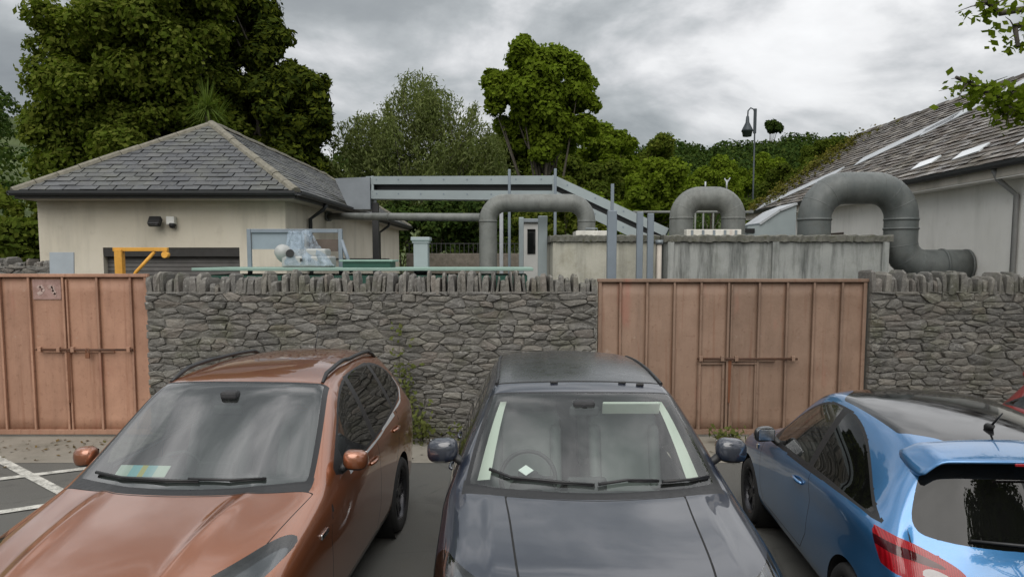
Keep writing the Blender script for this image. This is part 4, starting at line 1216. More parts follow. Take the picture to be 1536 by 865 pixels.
# ================================================================== steel gates
def gate(x0, x1, ztop, ribs, bar, seam_x, wicket, a, b, label, padlock=False):
    root = empty('metal_gate', ((x0 + x1) / 2, 10.42, 0)); cx = (x0 + x1) / 2
    tag(root, label, 'gate')
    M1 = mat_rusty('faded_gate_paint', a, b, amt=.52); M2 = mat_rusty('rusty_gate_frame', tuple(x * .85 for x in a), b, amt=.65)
    MR = mat_rusty('rust', (.12, .042, .018), (.20, .075, .03), amt=.7)
    xs = sorted(set([x0] + ribs + [x1]))
    for i in range(len(xs) - 1):                                   # slightly dished sheets
        xa, xb = xs[i], xs[i + 1]
        nx, nz = 6, 10; V = []; m = MB()
        rn = random.Random(int(xa * 100)); dish = rn.uniform(-.010, .014)
        for iz in range(nz + 1):
            for ix in range(nx + 1):
                u, v = ix / nx, iz / nz
                V.append((xa + (xb - xa) * u - cx, -.012 + dish * math.sin(math.pi * u) * math.sin(math.pi * v), .05 + (ztop - .09) * v))
        m.add(V, [(r_ * (nx + 1) + c, r_ * (nx + 1) + c + 1, (r_ + 1) * (nx + 1) + c + 1, (r_ + 1) * (nx + 1) + c) for r_ in range(nz) for c in range(nx)], True)
        o = m.build('sheet_panel', M1, root, fixn=True)
        so = o.modifiers.new('thick', 'SOLIDIFY'); so.thickness = .006
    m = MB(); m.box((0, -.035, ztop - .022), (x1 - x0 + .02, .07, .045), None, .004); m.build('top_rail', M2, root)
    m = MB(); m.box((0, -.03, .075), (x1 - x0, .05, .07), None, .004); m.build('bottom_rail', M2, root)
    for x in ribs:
        m = MB(); m.box((x - cx, -.034, ztop / 2 + .03), (.030, .042, ztop - .16), None, .004); m.build('rib', M2, root)  # rustier, darker paint on ribs, also standing in for the shadow line beside each
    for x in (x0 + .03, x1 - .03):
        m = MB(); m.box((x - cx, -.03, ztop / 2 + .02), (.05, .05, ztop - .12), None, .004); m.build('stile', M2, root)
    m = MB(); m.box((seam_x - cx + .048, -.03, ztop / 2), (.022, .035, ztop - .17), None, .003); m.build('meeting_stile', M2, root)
    zb = bar[2]
    m = MB(); m.tube([(bar[0] - cx, -.085, zb), (bar[1] - cx, -.085, zb - .004)], .016, 10); 
    m.build('lock_bar', mat_rusty('dark_rust', (.05, .022, .012), (.10, .042, .02), amt=.6), root)
    for x in (bar[0] + .05, seam_x - .08, seam_x + .12, bar[1] - .06):
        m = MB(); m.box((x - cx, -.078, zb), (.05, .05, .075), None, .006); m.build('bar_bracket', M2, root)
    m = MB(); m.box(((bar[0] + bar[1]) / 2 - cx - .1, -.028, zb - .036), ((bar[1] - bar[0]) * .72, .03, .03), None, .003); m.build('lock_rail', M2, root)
    if padlock:
        m = MB(); m.box((seam_x + .34 - cx, -.10, zb - .085), (.06, .03, .075), None, .008); m.tube([(seam_x + .32 - cx, -.10, zb - .05), (seam_x + .32 - cx, -.10, zb + .02), (seam_x + .36 - cx, -.10, zb + .02), (seam_x + .36 - cx, -.10, zb - .05)], .006, 6); m.build('padlock', MR, root)
    if wicket:
        for w0, w1 in wicket:
            z1 = zb - .075
            m = MB(); t = .03
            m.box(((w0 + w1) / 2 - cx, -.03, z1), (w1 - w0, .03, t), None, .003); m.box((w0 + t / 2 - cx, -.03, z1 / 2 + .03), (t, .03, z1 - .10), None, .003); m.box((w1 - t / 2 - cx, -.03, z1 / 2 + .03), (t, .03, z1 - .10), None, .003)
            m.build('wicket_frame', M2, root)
    # rust run below the bar at the meeting line
    m = MB(); m.add([(seam_x - cx + .012, -.0575, zb - .03), (seam_x - cx + .06, -.0575, zb - .03), (seam_x - cx + .045, -.0575, .5), (seam_x - cx + .02, -.0575, .5)], [(0, 1, 2, 3)]); m.build('rust_streak', MR, root, fixn=False)
    return root
GX = lambda px: (px - 768) / 1100 * 10.42
RX = [GX(p) for p in (930, 970, 1011, 1051, 1092, 1138, 1180, 1220, 1262)]
gate(1.215, 5.03, 2.27, RX, (GX(1046), GX(1196), 1.14), RX[4], [(GX(1048), GX(1088)), (GX(1098), GX(1137))], (.240, .156, .110), (.288, .192, .138),
     'rusty salmon-brown steel gate standing behind the gap between the black SUV and the blue hatchback')
LX = [GX(p) for p in (-240, -193, -145, -97, -48, 2, 46, 97, 148, 198)]
lg = gate(-9.19, -5.15, 2.34, LX, (GX(55), GX(200), 1.27), LX[7], None, (.335, .182, .120), (.39, .22, .146),
     'rusty salmon-brown steel gate left of the orange SUV, with padlock and faded painted patch', True)
m = MB()
pc = GX(72) + (9.19 + 5.15) / 2
m.add([(pc - .20, -.0275, 1.98), (pc + .20, -.0275, 1.98), (pc + .20, -.0275, 2.26), (pc - .20, -.0275, 2.26)], [(0, 1, 2, 3)])
def mat_patch():
    n = NT('faded_patch'); v = n.coord()
    c = n.mix(n.ramp(n.noise(v, 9, 4, .6), [(.40, 0), (.60, 1)]), (.25, .15, .125), (.34, .215, .19))
    return n.pbsdf(c, .7)
m.build('painted_patch', mat_patch(), lg, fixn=False)
# ghost of old lettering, worn beyond reading
def mat_ghost():
    n = NT('worn_white_paint'); v = n.coord()
    c = n.mix(n.ramp(n.noise(v, 16, 5, .7), [(.42, 0), (.62, 1)]), (.48, .38, .34), (.30, .185, .16))
    return n.pbsdf(c, .8)
m = MB()
def stroke(pts, w=.05):
    for (a, b) in zip(pts[:-1], pts[1:]):
        a, b = Vector(a), Vector(b); d = (b - a).normalized(); s = Vector((-d.y, d.x)) * w / 2
        V = [a + s, a - s, b - s, b + s]; m.add([(pc + p.x, -.031, p.y) for p in V], [(0, 1, 2, 3)])
stroke([(-.13, 2.13), (-.09, 2.17), (-.05, 2.13), (-.06, 2.09), (-.13, 2.05)]); stroke([(.02, 2.15), (.08, 2.17), (.10, 2.13), (.07, 2.10), (.13, 2.06), (.10, 2.03)])
m.build('worn_lettering', mat_ghost(), lg, fixn=False)

# ================================================================== slated roofs
def slate_plane(m, O, ex, es, poly, w, g, rnd, lift=.012, miss=0.0):
    """tiles on the plane O + a*ex + b*es, inside the polygon (a,b); b runs up the slope"""
    O, ex, es = Vector(O), Vector(ex).normalized(), Vector(es).normalized(); nn = ex.cross(es).normalized()
    if nn.z < 0: nn = -nn
    bs = [p[1] for p in poly]; as_ = [p[0] for p in poly]
    b = min(bs); row = 0
    while b < max(bs):
        a = min(as_) - (w / 2 if row % 2 else 0)
        while a < max(as_):
            ww = w * rnd.uniform(.92, 1.0); ga = rnd.uniform(-.006, .006); gb = rnd.uniform(-.012, .012)
            q = [(a + .003, b + gb + ga), (a + ww - .003, b + gb - ga), (a + ww - .003, b + g * 1.25), (a + .003, b + g * 1.25)]
            # clip to the roof outline (convex)
            P = q
            for i in range(len(poly)):
                (x0, y0), (x1, y1) = poly[i], poly[(i + 1) % len(poly)]
                P = clip_half(P, (y1 - y0), -(x1 - x0), (y1 - y0) * x0 - (x1 - x0) * y0)
                if len(P) < 3: break
            if len(P) >= 3 and rnd.random() >= miss:
                l0 = lift * rnd.uniform(.7, 1.8)
                top = [O + ex * x + es * y + nn * (.004 + l0 * (1 - (y - b) / (g * 1.25))) for x, y in P]
                bot = [p - nn * .008 for p in top]; k = len(P)
                m.add(top + bot, [list(range(k))] + [(i, k + i, k + (i + 1) % k, (i + 1) % k) for i in range(k)])
            a += w
        b += g; row += 1

def hip_building():
    x0, x1, y0, y1, ze = -9.62, -4.60, 15.0, 30.0, 3.86
    root = empty('pump_house', ((x0 + x1) / 2, (y0 + y1) / 2, 0)); ox, oy = (x0 + x1) / 2, (y0 + y1) / 2
    tag(root, 'low cream rendered building with a grey slate hipped roof behind the stone wall', 'building')
    MW = mat_render('cream_render', (.58, .53, .43), (.66, .61, .51), .32)
    # walls with the opening of the shutter in the front
    sx0, sx1, sz0, sz1 = -8.33, -5.55, 1.2, 2.78
    m = MB(); t = .3
    L = lambda x, y, z: (x - ox, y - oy, z)
    def wb(xa, xb, ya, yb, za, zb): m.box(((xa + xb) / 2 - ox, (ya + yb) / 2 - oy, (za + zb) / 2), (xb - xa, yb - ya, zb - za))
    wb(x0, sx0, y0, y0 + t, 0, ze); wb(sx1, x1, y0, y0 + t, 0, ze); wb(sx0, sx1, y0, y0 + t, sz1, ze); wb(sx0, sx1, y0, y0 + t, 0, sz0)
    wb(x0, x0 + t, y0 + t, y1, 0, ze); wb(x1 - t, x1, y0 + t, y1, 0, ze); wb(x0 + t, x1 - t, y1 - t, y1, 0, ze)
    m.build('wall', MW, root)
    m = MB(); z = sz0; k = 0
    while z < sz1 - .02:
        m.box(((sx0 + sx1) / 2 - ox, y0 + .16 - oy, z + .04), (sx1 - sx0 - .01, .02, .085), Matrix.Rotation(R(-12), 3, 'X')); z += .085
    m.build('shutter', mat_plain('grey_shutter', (.085, .08, .075), .6, .2, .3, 3), root)
    m = MB(); m.box(((sx0 + sx1) / 2 - ox, y0 + .10 - oy, sz1 - .09), (sx1 - sx0 - .004, .16, .18)); m.build('shutter_box', mat_plain('dark_shutter_box', (.03, .028, .026), .7), root)
    # roof
    oh = .42; X0, X1, Y0, Y1 = x0 - oh + .31, x1 + oh - .02, y0 - oh - .15, y1 + oh
    hw = (X1 - X0) / 2; rise = 1.79; zr = ze + .02; xm = (X0 + X1) / 2; sl = math.hypot(hw, rise)
    yr0, yr1 = Y0 + hw + .1, Y1 - hw
    slp = math.hypot(yr0 - Y0, rise)
    rnd = random.Random(4)
    MS = mat_slate('grey_slate', [(.048, .050, .055), (.062, .064, .069), (.074, .076, .079), (.053, .055, .060), (.088, .088, .088), (.064, .067, .072)], la=.28)
    m = MB()
    A, Bc, C_, D = (X0, Y0, zr), (X1, Y0, zr), (X1, Y1, zr), (X0, Y1, zr); E1, E2 = (xm, yr0, zr + rise), (xm, yr1, zr + rise)
    under = MB()
    dn = lambda p: (p[0] - ox, p[1] - oy, p[2] - .03)
    under.add([dn(A), dn(Bc), dn(C_), dn(D), dn(E1), dn(E2)], [(0, 1, 4), (1, 2, 5, 4), (2, 3, 5), (3, 0, 4, 5)])
    under.build('roof_deck', mat_plain('roof_felt', (.05, .05, .05), .9), root)
    slate_plane(m, (X0 - ox, Y0 - oy, zr), (1, 0, 0), (0, yr0 - Y0, rise), [(0, 0), (2 * hw, 0), (hw, slp)], .33, .19, rnd)
    slate_plane(m, (X1 - ox, Y0 - oy, zr), (0, 1, 0), (-hw, 0, rise), [(0, 0), (Y1 - Y0, 0), (yr1 - Y0, sl), (yr0 - Y0, sl)], .33, .19, rnd)
    slate_plane(m, (X0 - ox, Y1 - oy, zr), (0, -1, 0), (hw, 0, rise), [(0, 0), (Y1 - Y0, 0), (Y1 - yr0, sl), (Y1 - yr1, sl)], .33, .19, rnd)
    slate_plane(m, (X1 - ox, Y1 - oy, zr), (-1, 0, 0), (0, yr1 - Y1, rise), [(0, 0), (2 * hw, 0), (hw, slp)], .33, .19, rnd)
    rf = m.build('roof', MS, root, fixn=False)
    MH = mat_concrete('lichened_ridge_tile', (.15, .14, .112), (.25, .232, .185), (.09, .085, .045), .5, 0, 9)
    def ridge(p, q, nm):
        p, q = Vector(p), Vector(q); n = int((q - p).length / .42); mm = MB()
        for k in range(n):
            a, b = p.lerp(q, k / n), p.lerp(q, (k + .97) / n); d = (b - a).normalized(); s = d.cross(Vector((0, 0, 1))).normalized(); u = s.cross(d)
            jig = rnd.uniform(-.012, .012); V = []
            for c in (a, b):
                for (si, ui) in ((-.105, -.06), (-.085, .002), (-.03, .035), (.03, .035), (.085, .002), (.105, -.06)):
                    V.append(c + s * si + u * (ui + .03 + jig) - Vector((ox, oy, 0)))
            mm.add(V, [(i, i + 1, 7 + i, 6 + i) for i in range(5)] + [(0, 1, 2, 3, 4, 5), (6, 7, 8, 9, 10, 11)])
        mm.build(nm, MH, rf, fixn=True)
    ridge(A, E1, 'hip_tiles'); ridge(Bc, E1, 'hip_tiles'); ridge(E1, E2, 'ridge_tiles'); ridge(D, E2, 'hip_tiles'); ridge(C_, E2, 'hip_tiles')
    # gutter, fascia, soffit
    MG = mat_plain('black_gutter', (.028, .03, .032), .5, 0, .3, 5)
    def gut(a, b, nrm, nm):
        a, b = Vector(a), Vector(b); mm = MB(); nrm = Vector(nrm)
        pts = [(-.065, .0), (-.06, -.05), (-.03, -.085), (.03, -.085), (.06, -.05), (.065, .0)]
        V = [c + nrm * (p[0] + .05) + Vector((0, 0, p[1] - .01)) - Vector((ox, oy, 0)) for c in (a, b) for p in pts]
        mm.add(V, [(i, i + 1, 7 + i, 6 + i) for i in range(5)]); o = mm.build(nm, MG, root, fixn=False); s = o.modifiers.new('t', 'SOLIDIFY'); s.thickness = .006
    gut(A, Bc, (0, -1, 0), 'gutter'); gut(Bc, C_, (1, 0, 0), 'gutter'); gut(A, D, (-1, 0, 0), 'gutter')
    mm = MB(); MF = mat_render('soffit_paint', (.46, .42, .36), (.54, .50, .44), .4)
    mm.box((xm - ox, (Y0 + Y1) / 2 - oy, ze - .13), (X1 - X0 - .14, Y1 - Y0 - .14, .03)); mm.build('soffit', MF, root)
    mm = MB()
    mm.box((xm - ox, Y0 + .035 - oy, ze - .06), (X1 - X0 - .06, .025, .15)); mm.box((X1 - .035 - ox, (Y0 + Y1) / 2 - oy, ze - .06), (.025, Y1 - Y0 - .14, .15)); mm.box((X0 + .035 - ox, (Y0 + Y1) / 2 - oy, ze - .06), (.025, Y1 - Y0 - .14, .15))
    mm.build('fascia', mat_plain('dark_fascia', (.05, .048, .045), .6), root)
    # downpipes on the side wall
    for yy in (16.6, 25.2):
        mm = MB(); mm.tube([(X1 + .03 - ox, yy - oy, ze - .09), (X1 - .02 - ox, yy - oy, ze - .2), (x1 + .07 - ox, yy - oy, ze - .42), (x1 + .07 - ox, yy - oy, .05)], .045, 10); mm.build('downpipe', MG, root)
    mm = MB(); mm.box((x1 + .012 - ox, 22 - oy, 2.55), (.02, 11, .035)); mm.build('wall_conduit', MG, root)
    return root
hip_building()

def right_building():
    X0, XR, Y0, Y1 = 9.0, 13.3, 12.9, 28.6; ze, zr = 4.33, 7.30; xw = 9.42
    root = empty('outbuilding', (13.3, 20.8, 0)); ox, oy = 13.3, 20.8
    tag(root, 'white rendered building at the right with a steep mottled stone-tiled roof', 'building')
    MW = mat_render('white_render', (.74, .725, .68), (.82, .805, .765), .20)
    X2 = 2 * XR - xw; yn, yf = Y0 + .45, Y1 - .3
    m = MB(); t = .35; zt = 4.42
    m.box((xw + t / 2 - ox, 0 + (yn + yf) / 2 - oy, zt / 2), (t, yf - yn, zt)); m.box((X2 - t / 2 - ox, (yn + yf) / 2 - oy, zt / 2), (t, yf - yn, zt))
    for y in (yn + t / 2, yf - t / 2):
        M = Matrix(((1, 0, 0), (0, 0, 1), (0, 1, 0)))
        m.prism([(xw + t + .002 - ox, 0), (X2 - t - .002 - ox, 0), (X2 - t - ox, zt), (XR - ox, zr - .12), (xw + t - ox, zt)], y - t / 2 - oy, y + t / 2 - oy, M)
    m.build('wall', MW, root)
    rnd = random.Random(9)
    MS = mat_slate('mottled_stone_tile', [(.034, .024, .018), (.075, .055, .042), (.11, .085, .064), (.045, .034, .027), (.24, .215, .185), (.065, .048, .036), (.085, .074, .064), (.04, .03, .024)], (.085, .08, .03), .30, .60, .10)
    m = MB(); es = Vector((XR - X0, 0, zr - ze)); sl = es.length
    slate_plane(m, (X0 - ox, Y1 - oy, ze), (0, -1, 0), es, [(0, 0), (Y1 - Y0, 0), (Y1 - Y0, sl), (0, sl)], .30, .20, rnd, .02)
    es2 = Vector((-(XR - X0), 0, zr - ze))
    slate_plane(m, (2 * XR - X0 - ox, Y0 - oy, ze), (0, 1, 0), es2, [(0, 0), (Y1 - Y0, 0), (Y1 - Y0, sl), (0, sl)], .30, .20, rnd, .02)
    rf = m.build('roof', MS, root, fixn=False)
    u = MB(); d = .04
    u.add([(X0 - ox, Y0 - oy, ze - d), (X0 - ox, Y1 - oy, ze - d), (0, Y1 - oy, zr - d), (0, Y0 - oy, zr - d), (2 * XR - X0 - ox, Y0 - oy, ze - d), (2 * XR - X0 - ox, Y1 - oy, ze - d)], [(0, 1, 2, 3), (3, 2, 5, 4)])
    u.build('roof_deck', mat_plain('roof_boards', (.05, .045, .04), .9), root, fixn=False)
    r = MB(); n = 38
    for k in range(n):
        ya, yb = Y0 + (Y1 - Y0) * k / n, Y0 + (Y1 - Y0) * (k + .97) / n; j = rnd.uniform(-.015, .015)
        V = [(x, y - oy, zr + z + j) for y in (ya, yb) for x, z in ((-.16, -.08), (-.1, .02), (0, .06), (.1, .02), (.16, -.08))]
        r.add(V, [(i, i + 1, 6 + i, 5 + i) for i in range(4)] + [(0, 1, 2, 3, 4), (5, 6, 7, 8, 9)])
    r.build('ridge_tiles', MS, rf)
    nrm = Vector((-(zr - ze), 0, XR - X0)).normalized()
    def on(y, s): return Vector((X0 - ox, y - oy, ze)) + es * s          # s: 0 eaves .. 1 ridge
    def strip(pts, w, nm, mat):
        P = [on(y, s) for y, s in pts]; mm = MB(); V = []
        for i, p in enumerate(P):
            dd = (P[min(i + 1, len(P) - 1)] - P[max(i - 1, 0)]).normalized(); sd = nrm.cross(dd).normalized() * w / 2
            V += [p + sd + nrm * .045, p - sd + nrm * .045, p - sd + nrm * .01, p + sd + nrm * .01]
        F = []
        for i in range(len(P) - 1):
            for j in range(4): F.append((4 * i + j, 4 * i + (j + 1) % 4, 4 * i + 4 + (j + 1) % 4, 4 * i + 4 + j))
        F += [(0, 1, 2, 3), tuple(4 * (len(P) - 1) + k for k in (3, 2, 1, 0))]
        mm.add(V, F); mm.build(nm, mat, rf)
    strip([(27.2, .03), (23.6, .33)], .52, 'lead_flashing', MT['lead']); strip([(22.9, .39), (20.0, .68)], .58, 'lead_flashing', MT['lead']); strip([(20.7, .56), (18.2, .95)], .55, 'lead_flashing', MT['lead'])
    # moss and stonecrop along the far verge
    Pm = []; rr_ = np.random.default_rng(5)
    for k in range(230):
        y = 28.5 - abs(rr_.normal()) * 1.1; s = rr_.uniform(.0, .95); p = on(y, s) + nrm * .03; rad_ = rr_.uniform(.05, .16)
        for _ in range(14): Pm.append(tuple(p + nrm * abs(rr_.normal()) * rad_ * .6 + Vector(rr_.normal(size=3)) * rad_ * .6))
    Pm = np.array(Pm); Nm = np.array([tuple(nrm)] * len(Pm)) + rr_.normal(size=Pm.shape) * .5; Nm /= np.linalg.norm(Nm, axis=1, keepdims=True)
    V, F = leaf_quads(Pm, Nm, .07, 1.3)
    np_mesh('moss', V, F, mat_leaf('roof_moss', [(.10, .105, .02), (.15, .14, .03), (.08, .085, .02), (.12, .10, .04)], .2), rf)
    # low roof lights near the eaves
    for y, s, ln in ((17.2, .12, .62), (15.6, .13, .7), (13.6, .14, .8)):
        strip([(y + ln / 2, s), (y - ln / 2, s + .03)], .34, 'rooflight', mat_plain('rooflight_glass', (.62, .66, .68), .08, .1, .1, 4, 0, Coat_Weight=1.0))
    MG = mat_plain('iron_gutter', (.03, .032, .034), .5, .1, .3, 5)
    mm = MB(); V = []
    pts = [(-.075, .0), (-.07, -.06), (-.035, -.10), (.035, -.10), (.07, -.06), (.075, .0)]
    V = [(X0 - .05 - p[0] - ox, y - oy, ze + p[1] - .01) for y in (Y0, Y1) for p in pts]
    mm.add(V, [(i, i + 1, 7 + i, 6 + i) for i in range(5)]); o = mm.build('gutter', MG, root, fixn=False); s_ = o.modifiers.new('t', 'SOLIDIFY'); s_.thickness = .008
    mm = MB(); mm.box((X0 + .05 - ox, (Y0 + Y1) / 2 - oy, ze - .16), (.03, Y1 - Y0 - .02, .22)); mm.build('fascia', mat_render('fascia_paint', (.46, .42, .36), (.56, .52, .46), .5), root)
    mm = MB(); mm.box(((X0 + xw) / 2 + .03 - ox, (Y0 + Y1) / 2 - oy, ze - .285), (xw - X0 - .03, Y1 - Y0 - .04, .02)); mm.build('soffit', MW, root)
    mm = MB(); mm.tube([(X0 + .0 - ox, 13.9 - oy, ze - .1), (X0 + .1 - ox, 13.9 - oy, ze - .3), (xw - .06 - ox, 13.75 - oy, ze - .6), (xw - .06 - ox, 13.75 - oy, 0)], .05, 10); mm.build('downpipe', mat_plain('grey_downpipe', (.20, .20, .195), .5), root)
    mm = MB(); mm.box((xw - .01 - ox, 21.4 - oy, 2.1), (.06, .9, 2.4)); mm.build('door', mat_plain('dark_brown_door', (.045, .03, .022), .6), root)
    return root
right_building()
# ================================================================== yard behind the wall
def arc(c, r, a0, a1, u, v, n=8):
    c, u, v = Vector(c), Vector(u), Vector(v)
    return [c + u * (r * math.cos(a0 + (a1 - a0) * k / n)) + v * (r * math.sin(a0 + (a1 - a0) * k / n)) for k in range(n + 1)]
def pipe_thing(name, label, pts, rad, mat, flanges=(), base=None, cat='pipe', group=None, n=28):
    base = Vector(base if base is not None else (pts[0][0], pts[0][1], 0))
    root = empty(name, base); tag(root, label, cat, group)
    m = MB(); m.tube([Vector(p) - base for p in pts], rad, n)
    for k in range(2, len(pts) - 2, 3):                             # weld beads at the mitres
        d_ = (Vector(pts[k + 1]) - Vector(pts[k - 1])).normalized(); c_ = Vector(pts[k]) - base
        if rad > .1: m.lathe([(rad * .99, -.014), (rad * 1.012, -.006), (rad * 1.012, .006), (rad * .99, .014)], c_, d_, n)
    m.build('pipe_bend', mat, root)
    for (p, d, k, ln) in flanges:
        d = Vector(d).normalized(); p = Vector(p) - base
        f = MB(); f.cyl(p - d * ln / 2, p + d * ln / 2, rad * k, n=n); f.build('flange', mat, root)
    return root
XX, ZZ, YY = Vector((1, 0, 0)), Vector((0, 0, 1)), Vector((0, 1, 0))
def hoop(px0, px1, pyt, Y, rad, rb, z0, z1, py_is_top=True):
    """inverted U: centre lines at px0/px1, crown top at pyt"""
    xa, xb = at(px0, pyt, Y).x, at(px1, pyt, Y).x
    zt = at(px0, pyt, Y).z - rad
    P = [Vector((xa, Y, z0)), Vector((xa, Y, (z0 + zt - rb) / 2)), Vector((xa, Y, zt - rb))]
    P += arc((xa + rb, Y, zt - rb), rb, math.pi, math.pi / 2, XX, ZZ, 10)[1:]
    P += arc((xb - rb, Y, zt - rb), rb, math.pi / 2, 0, XX, ZZ, 10)
    P += [Vector((xb, Y, (z1 + zt - rb) / 2)), Vector((xb, Y, z1))]
    return P, xa, xb, zt
GRP = 'bent pipes of the works behind the wall'
# tall hoop left
P, xa, xb, zt = hoop(732, 880, 291, 15.4, .185, .36, 0.0, 2.9)
pipe_thing('bent_pipe', 'long low grey pipe hoop under the pipe bridge, left of the thickest steel post', P, .185, MT['pipe'], [((xa, 15.4, .4), ZZ, 1.25, .06), ((xa, 15.4, zt - .38), ZZ, 1.04, .03), ((xb, 15.4, zt - .38), ZZ, 1.04, .03)], group=GRP)
# small hoop
P, xa, xb, zt = hoop(1023, 1101, 280, 15.8, .25, .40, 2.7, 2.7)
o = pipe_thing('bent_pipe', 'small squat grey pipe hoop in the middle, standing on the concrete tank', P, .25, MT['pipe'], [((xa, 15.8, zt - .42), ZZ, 1.03, .03), ((xb, 15.8, zt - .42), ZZ, 1.03, .03)], base=(xa, 15.8, 2.7), group=GRP)
for k, (px, hh) in enumerate(((1058, .20), (1090, .26))):
    q = at(px, 281, 15.8) - Vector((xa, 15.8, 2.7)); m = MB(); m.cyl(q - ZZ * .05, q + ZZ * hh * .6, .018, n=8)
    if k: m.tube([q + ZZ * .08, q + Vector((.07, 0, .2))], .012, 6); m.tube([q + ZZ * .08, q + Vector((-.05, 0, .19))], .012, 6)
    m.build('valve_stub', MT['lead'], o)
# big hoop with the outlet to the right
Y3 = 15.2; rad = .325
P, xa, xb, zt = hoop(1224, 1355, 258, Y3, rad, .62, 2.8, 2.8)
zlow = at(1355, 398, Y3).z; rb = .5
P = P[:-2] + [Vector((xb, Y3, zlow + rb + .12)), Vector((xb, Y3, zlow + rb))] + arc((xb + rb, Y3, zlow + rb), rb, math.pi, 1.5 * math.pi, XX, ZZ, 9)[1:]
xe = at(1448, 396, Y3).x
P += [Vector((xe - .35, Y3, zlow)), Vector((xe, Y3, zlow))]
pipe_thing('bent_pipe', 'biggest dark grey pipe hoop, its outlet curling down beside the white building', P, rad, MT['pipe_dark'], [((xb, Y3, zlow + rb + .25), ZZ, 1.05, .04), ((xb, Y3, zt - .64), ZZ, 1.04, .04), ((xa, Y3, zt - .64), ZZ, 1.04, .04), ((xe, Y3, zlow), XX, 1.03, .05), ((xe - .5, Y3, zlow), XX, 1.06, .05)], base=(xa, Y3, 2.8), group=GRP)
# thin horizontal pipe from the building to the tall hoop
a, b = Vector((-4.6, 18.3, 3.60)), Vector((at(722, 326, 15.45).x, 15.45, at(722, 326, 15.45).z))
r = pipe_thing('straight_pipe', 'thin level grey pipe running from the cream building to the pipe hoop', [a, a.lerp(b, .5), b], .085, MT['pipe'], [(a.lerp(b, .45), b - a, 1.15, .04), (a.lerp(b, .02), b - a, 1.5, .05)], n=16)
d = Vector((a.x + .15, a.y, 0))
# concrete tank
def tank(name, px0, px1, pyt, Y, depth, mat, matlid, label, joints=(), lid_over=.06, cat='tank'):
    x0, x1 = at(px0, pyt, Y).x, at(px1, pyt, Y).x; zt = at(px0, pyt, Y).z
    root = empty(name, ((x0 + x1) / 2, Y + depth / 2, 0)); tag(root, label, cat); w = x1 - x0
    m = MB(); m.box((0, 0, (zt - .12) / 2), (w, depth, zt - .12), None, .02); m.build('tank_wall', mat, root)
    rnd = random.Random(int(px0)); m = MB(); n = max(8, int(w / .05)); V = []; F = []
    y0, y1 = -depth / 2 - lid_over, depth / 2 + lid_over
    for k in range(n + 1):                                        # ragged mossy edge
        x = -w / 2 - lid_over + (w + 2 * lid_over) * k / n; e = rnd.uniform(-.025, .02); u = rnd.uniform(-.012, .022)
        V += [(x, y0 + e, zt - .125 + rnd.uniform(-.015, .01)), (x, y0 + e * .4 - .005, zt - .02 + u), (x, y0 + .06, zt + u), (x, y1, zt), (x, y1, zt - .12)]
    for k in range(n): F += [(5 * k + i, 5 * k + (i + 1) % 5, 5 * k + 5 + (i + 1) % 5, 5 * k + 5 + i) for i in range(5)]
    F += [(0, 1, 2, 3, 4), tuple(5 * n + i for i in (4, 3, 2, 1, 0))]
    m.add(V, F); m.build('lid_slab', matlid, root)
    for px in joints:
        x = at(px, pyt, Y).x - (x0 + x1) / 2; m = MB(); m.box((x, -depth / 2 - .03, (zt - .12) / 2), (.13, .06, zt - .14), None, .01); m.build('pilaster', mat, root)
    return root, x0, x1, zt
MC = mat_concrete('streaked_concrete', (.27, .285, .275), (.40, .41, .39), (.14, .15, .115), .4, .72, .9)
ML = mat_concrete('mossy_slab', (.10, .10, .085), (.19, .185, .16), (.065, .07, .025), .75, .2, 6)
tank('concrete_tank', 1000, 1334, 353, 14.6, 3.2, MC, ML, 'long streaked grey concrete tank with a mossy top slab behind the right gate', (1006, 1163, 1328))
MC2 = mat_concrete('cream_concrete', (.44, .43, .36), (.55, .53, .45), (.24, .22, .15), .4, .35, 1.3)
tank('concrete_tank', 829, 985, 353, 14.95, 2.6, MC2, ML, 'short cream concrete tank with a mossy slab left of the long grey tank', ())
# white cover on the cream tank, and the trunking in front of the small hoop
MWP = mat_rusty('chipped_white_paint', (.60, .59, .54), (.70, .69, .64), (.20, .10, .05), .25)
def box_thing(name, label, cat, px0, px1, py0, py1, Y, depth, mat, parts=(), bev=.01, z0=None, pname='housing'):
    p, q = at(px0, py0, Y), at(px1, py1, Y); zb = q.z if z0 is None else z0
    root = empty(name, ((p.x + q.x) / 2, Y + depth / 2, zb)); tag(root, label, cat)
    m = MB(); m.box((0, 0, (p.z - zb) / 2), (q.x - p.x, depth, p.z - zb), None, bev); m.build(pname, mat, root)
    return root, q.x - p.x, p.z - zb
r, w, h = box_thing('access_cover', 'white painted access cover on top of the cream tank', 'cover', 864, 912, 346, 353.5, 15.1, .8, MWP)
m = MB(); m.tube([(-.12, -.3, h), (-.12, -.3, h + .05), (.12, -.3, h + .05), (.12, -.3, h)], .012, 6); m.build('handle', MT['galv'], r)
r, w, h = box_thing('cable_trunking', 'chipped white cable trunking lying on the grey tank below the small pipe hoop', 'trunking', 1030, 1112, 344, 354, 14.9, .22, MWP)
m = MB()
for k in range(5): m.box((-w / 2 + w * (k + .5) / 5, -.115, h / 2), (.05, .012, h * .8))
m.build('clip', MT['galv'], r)
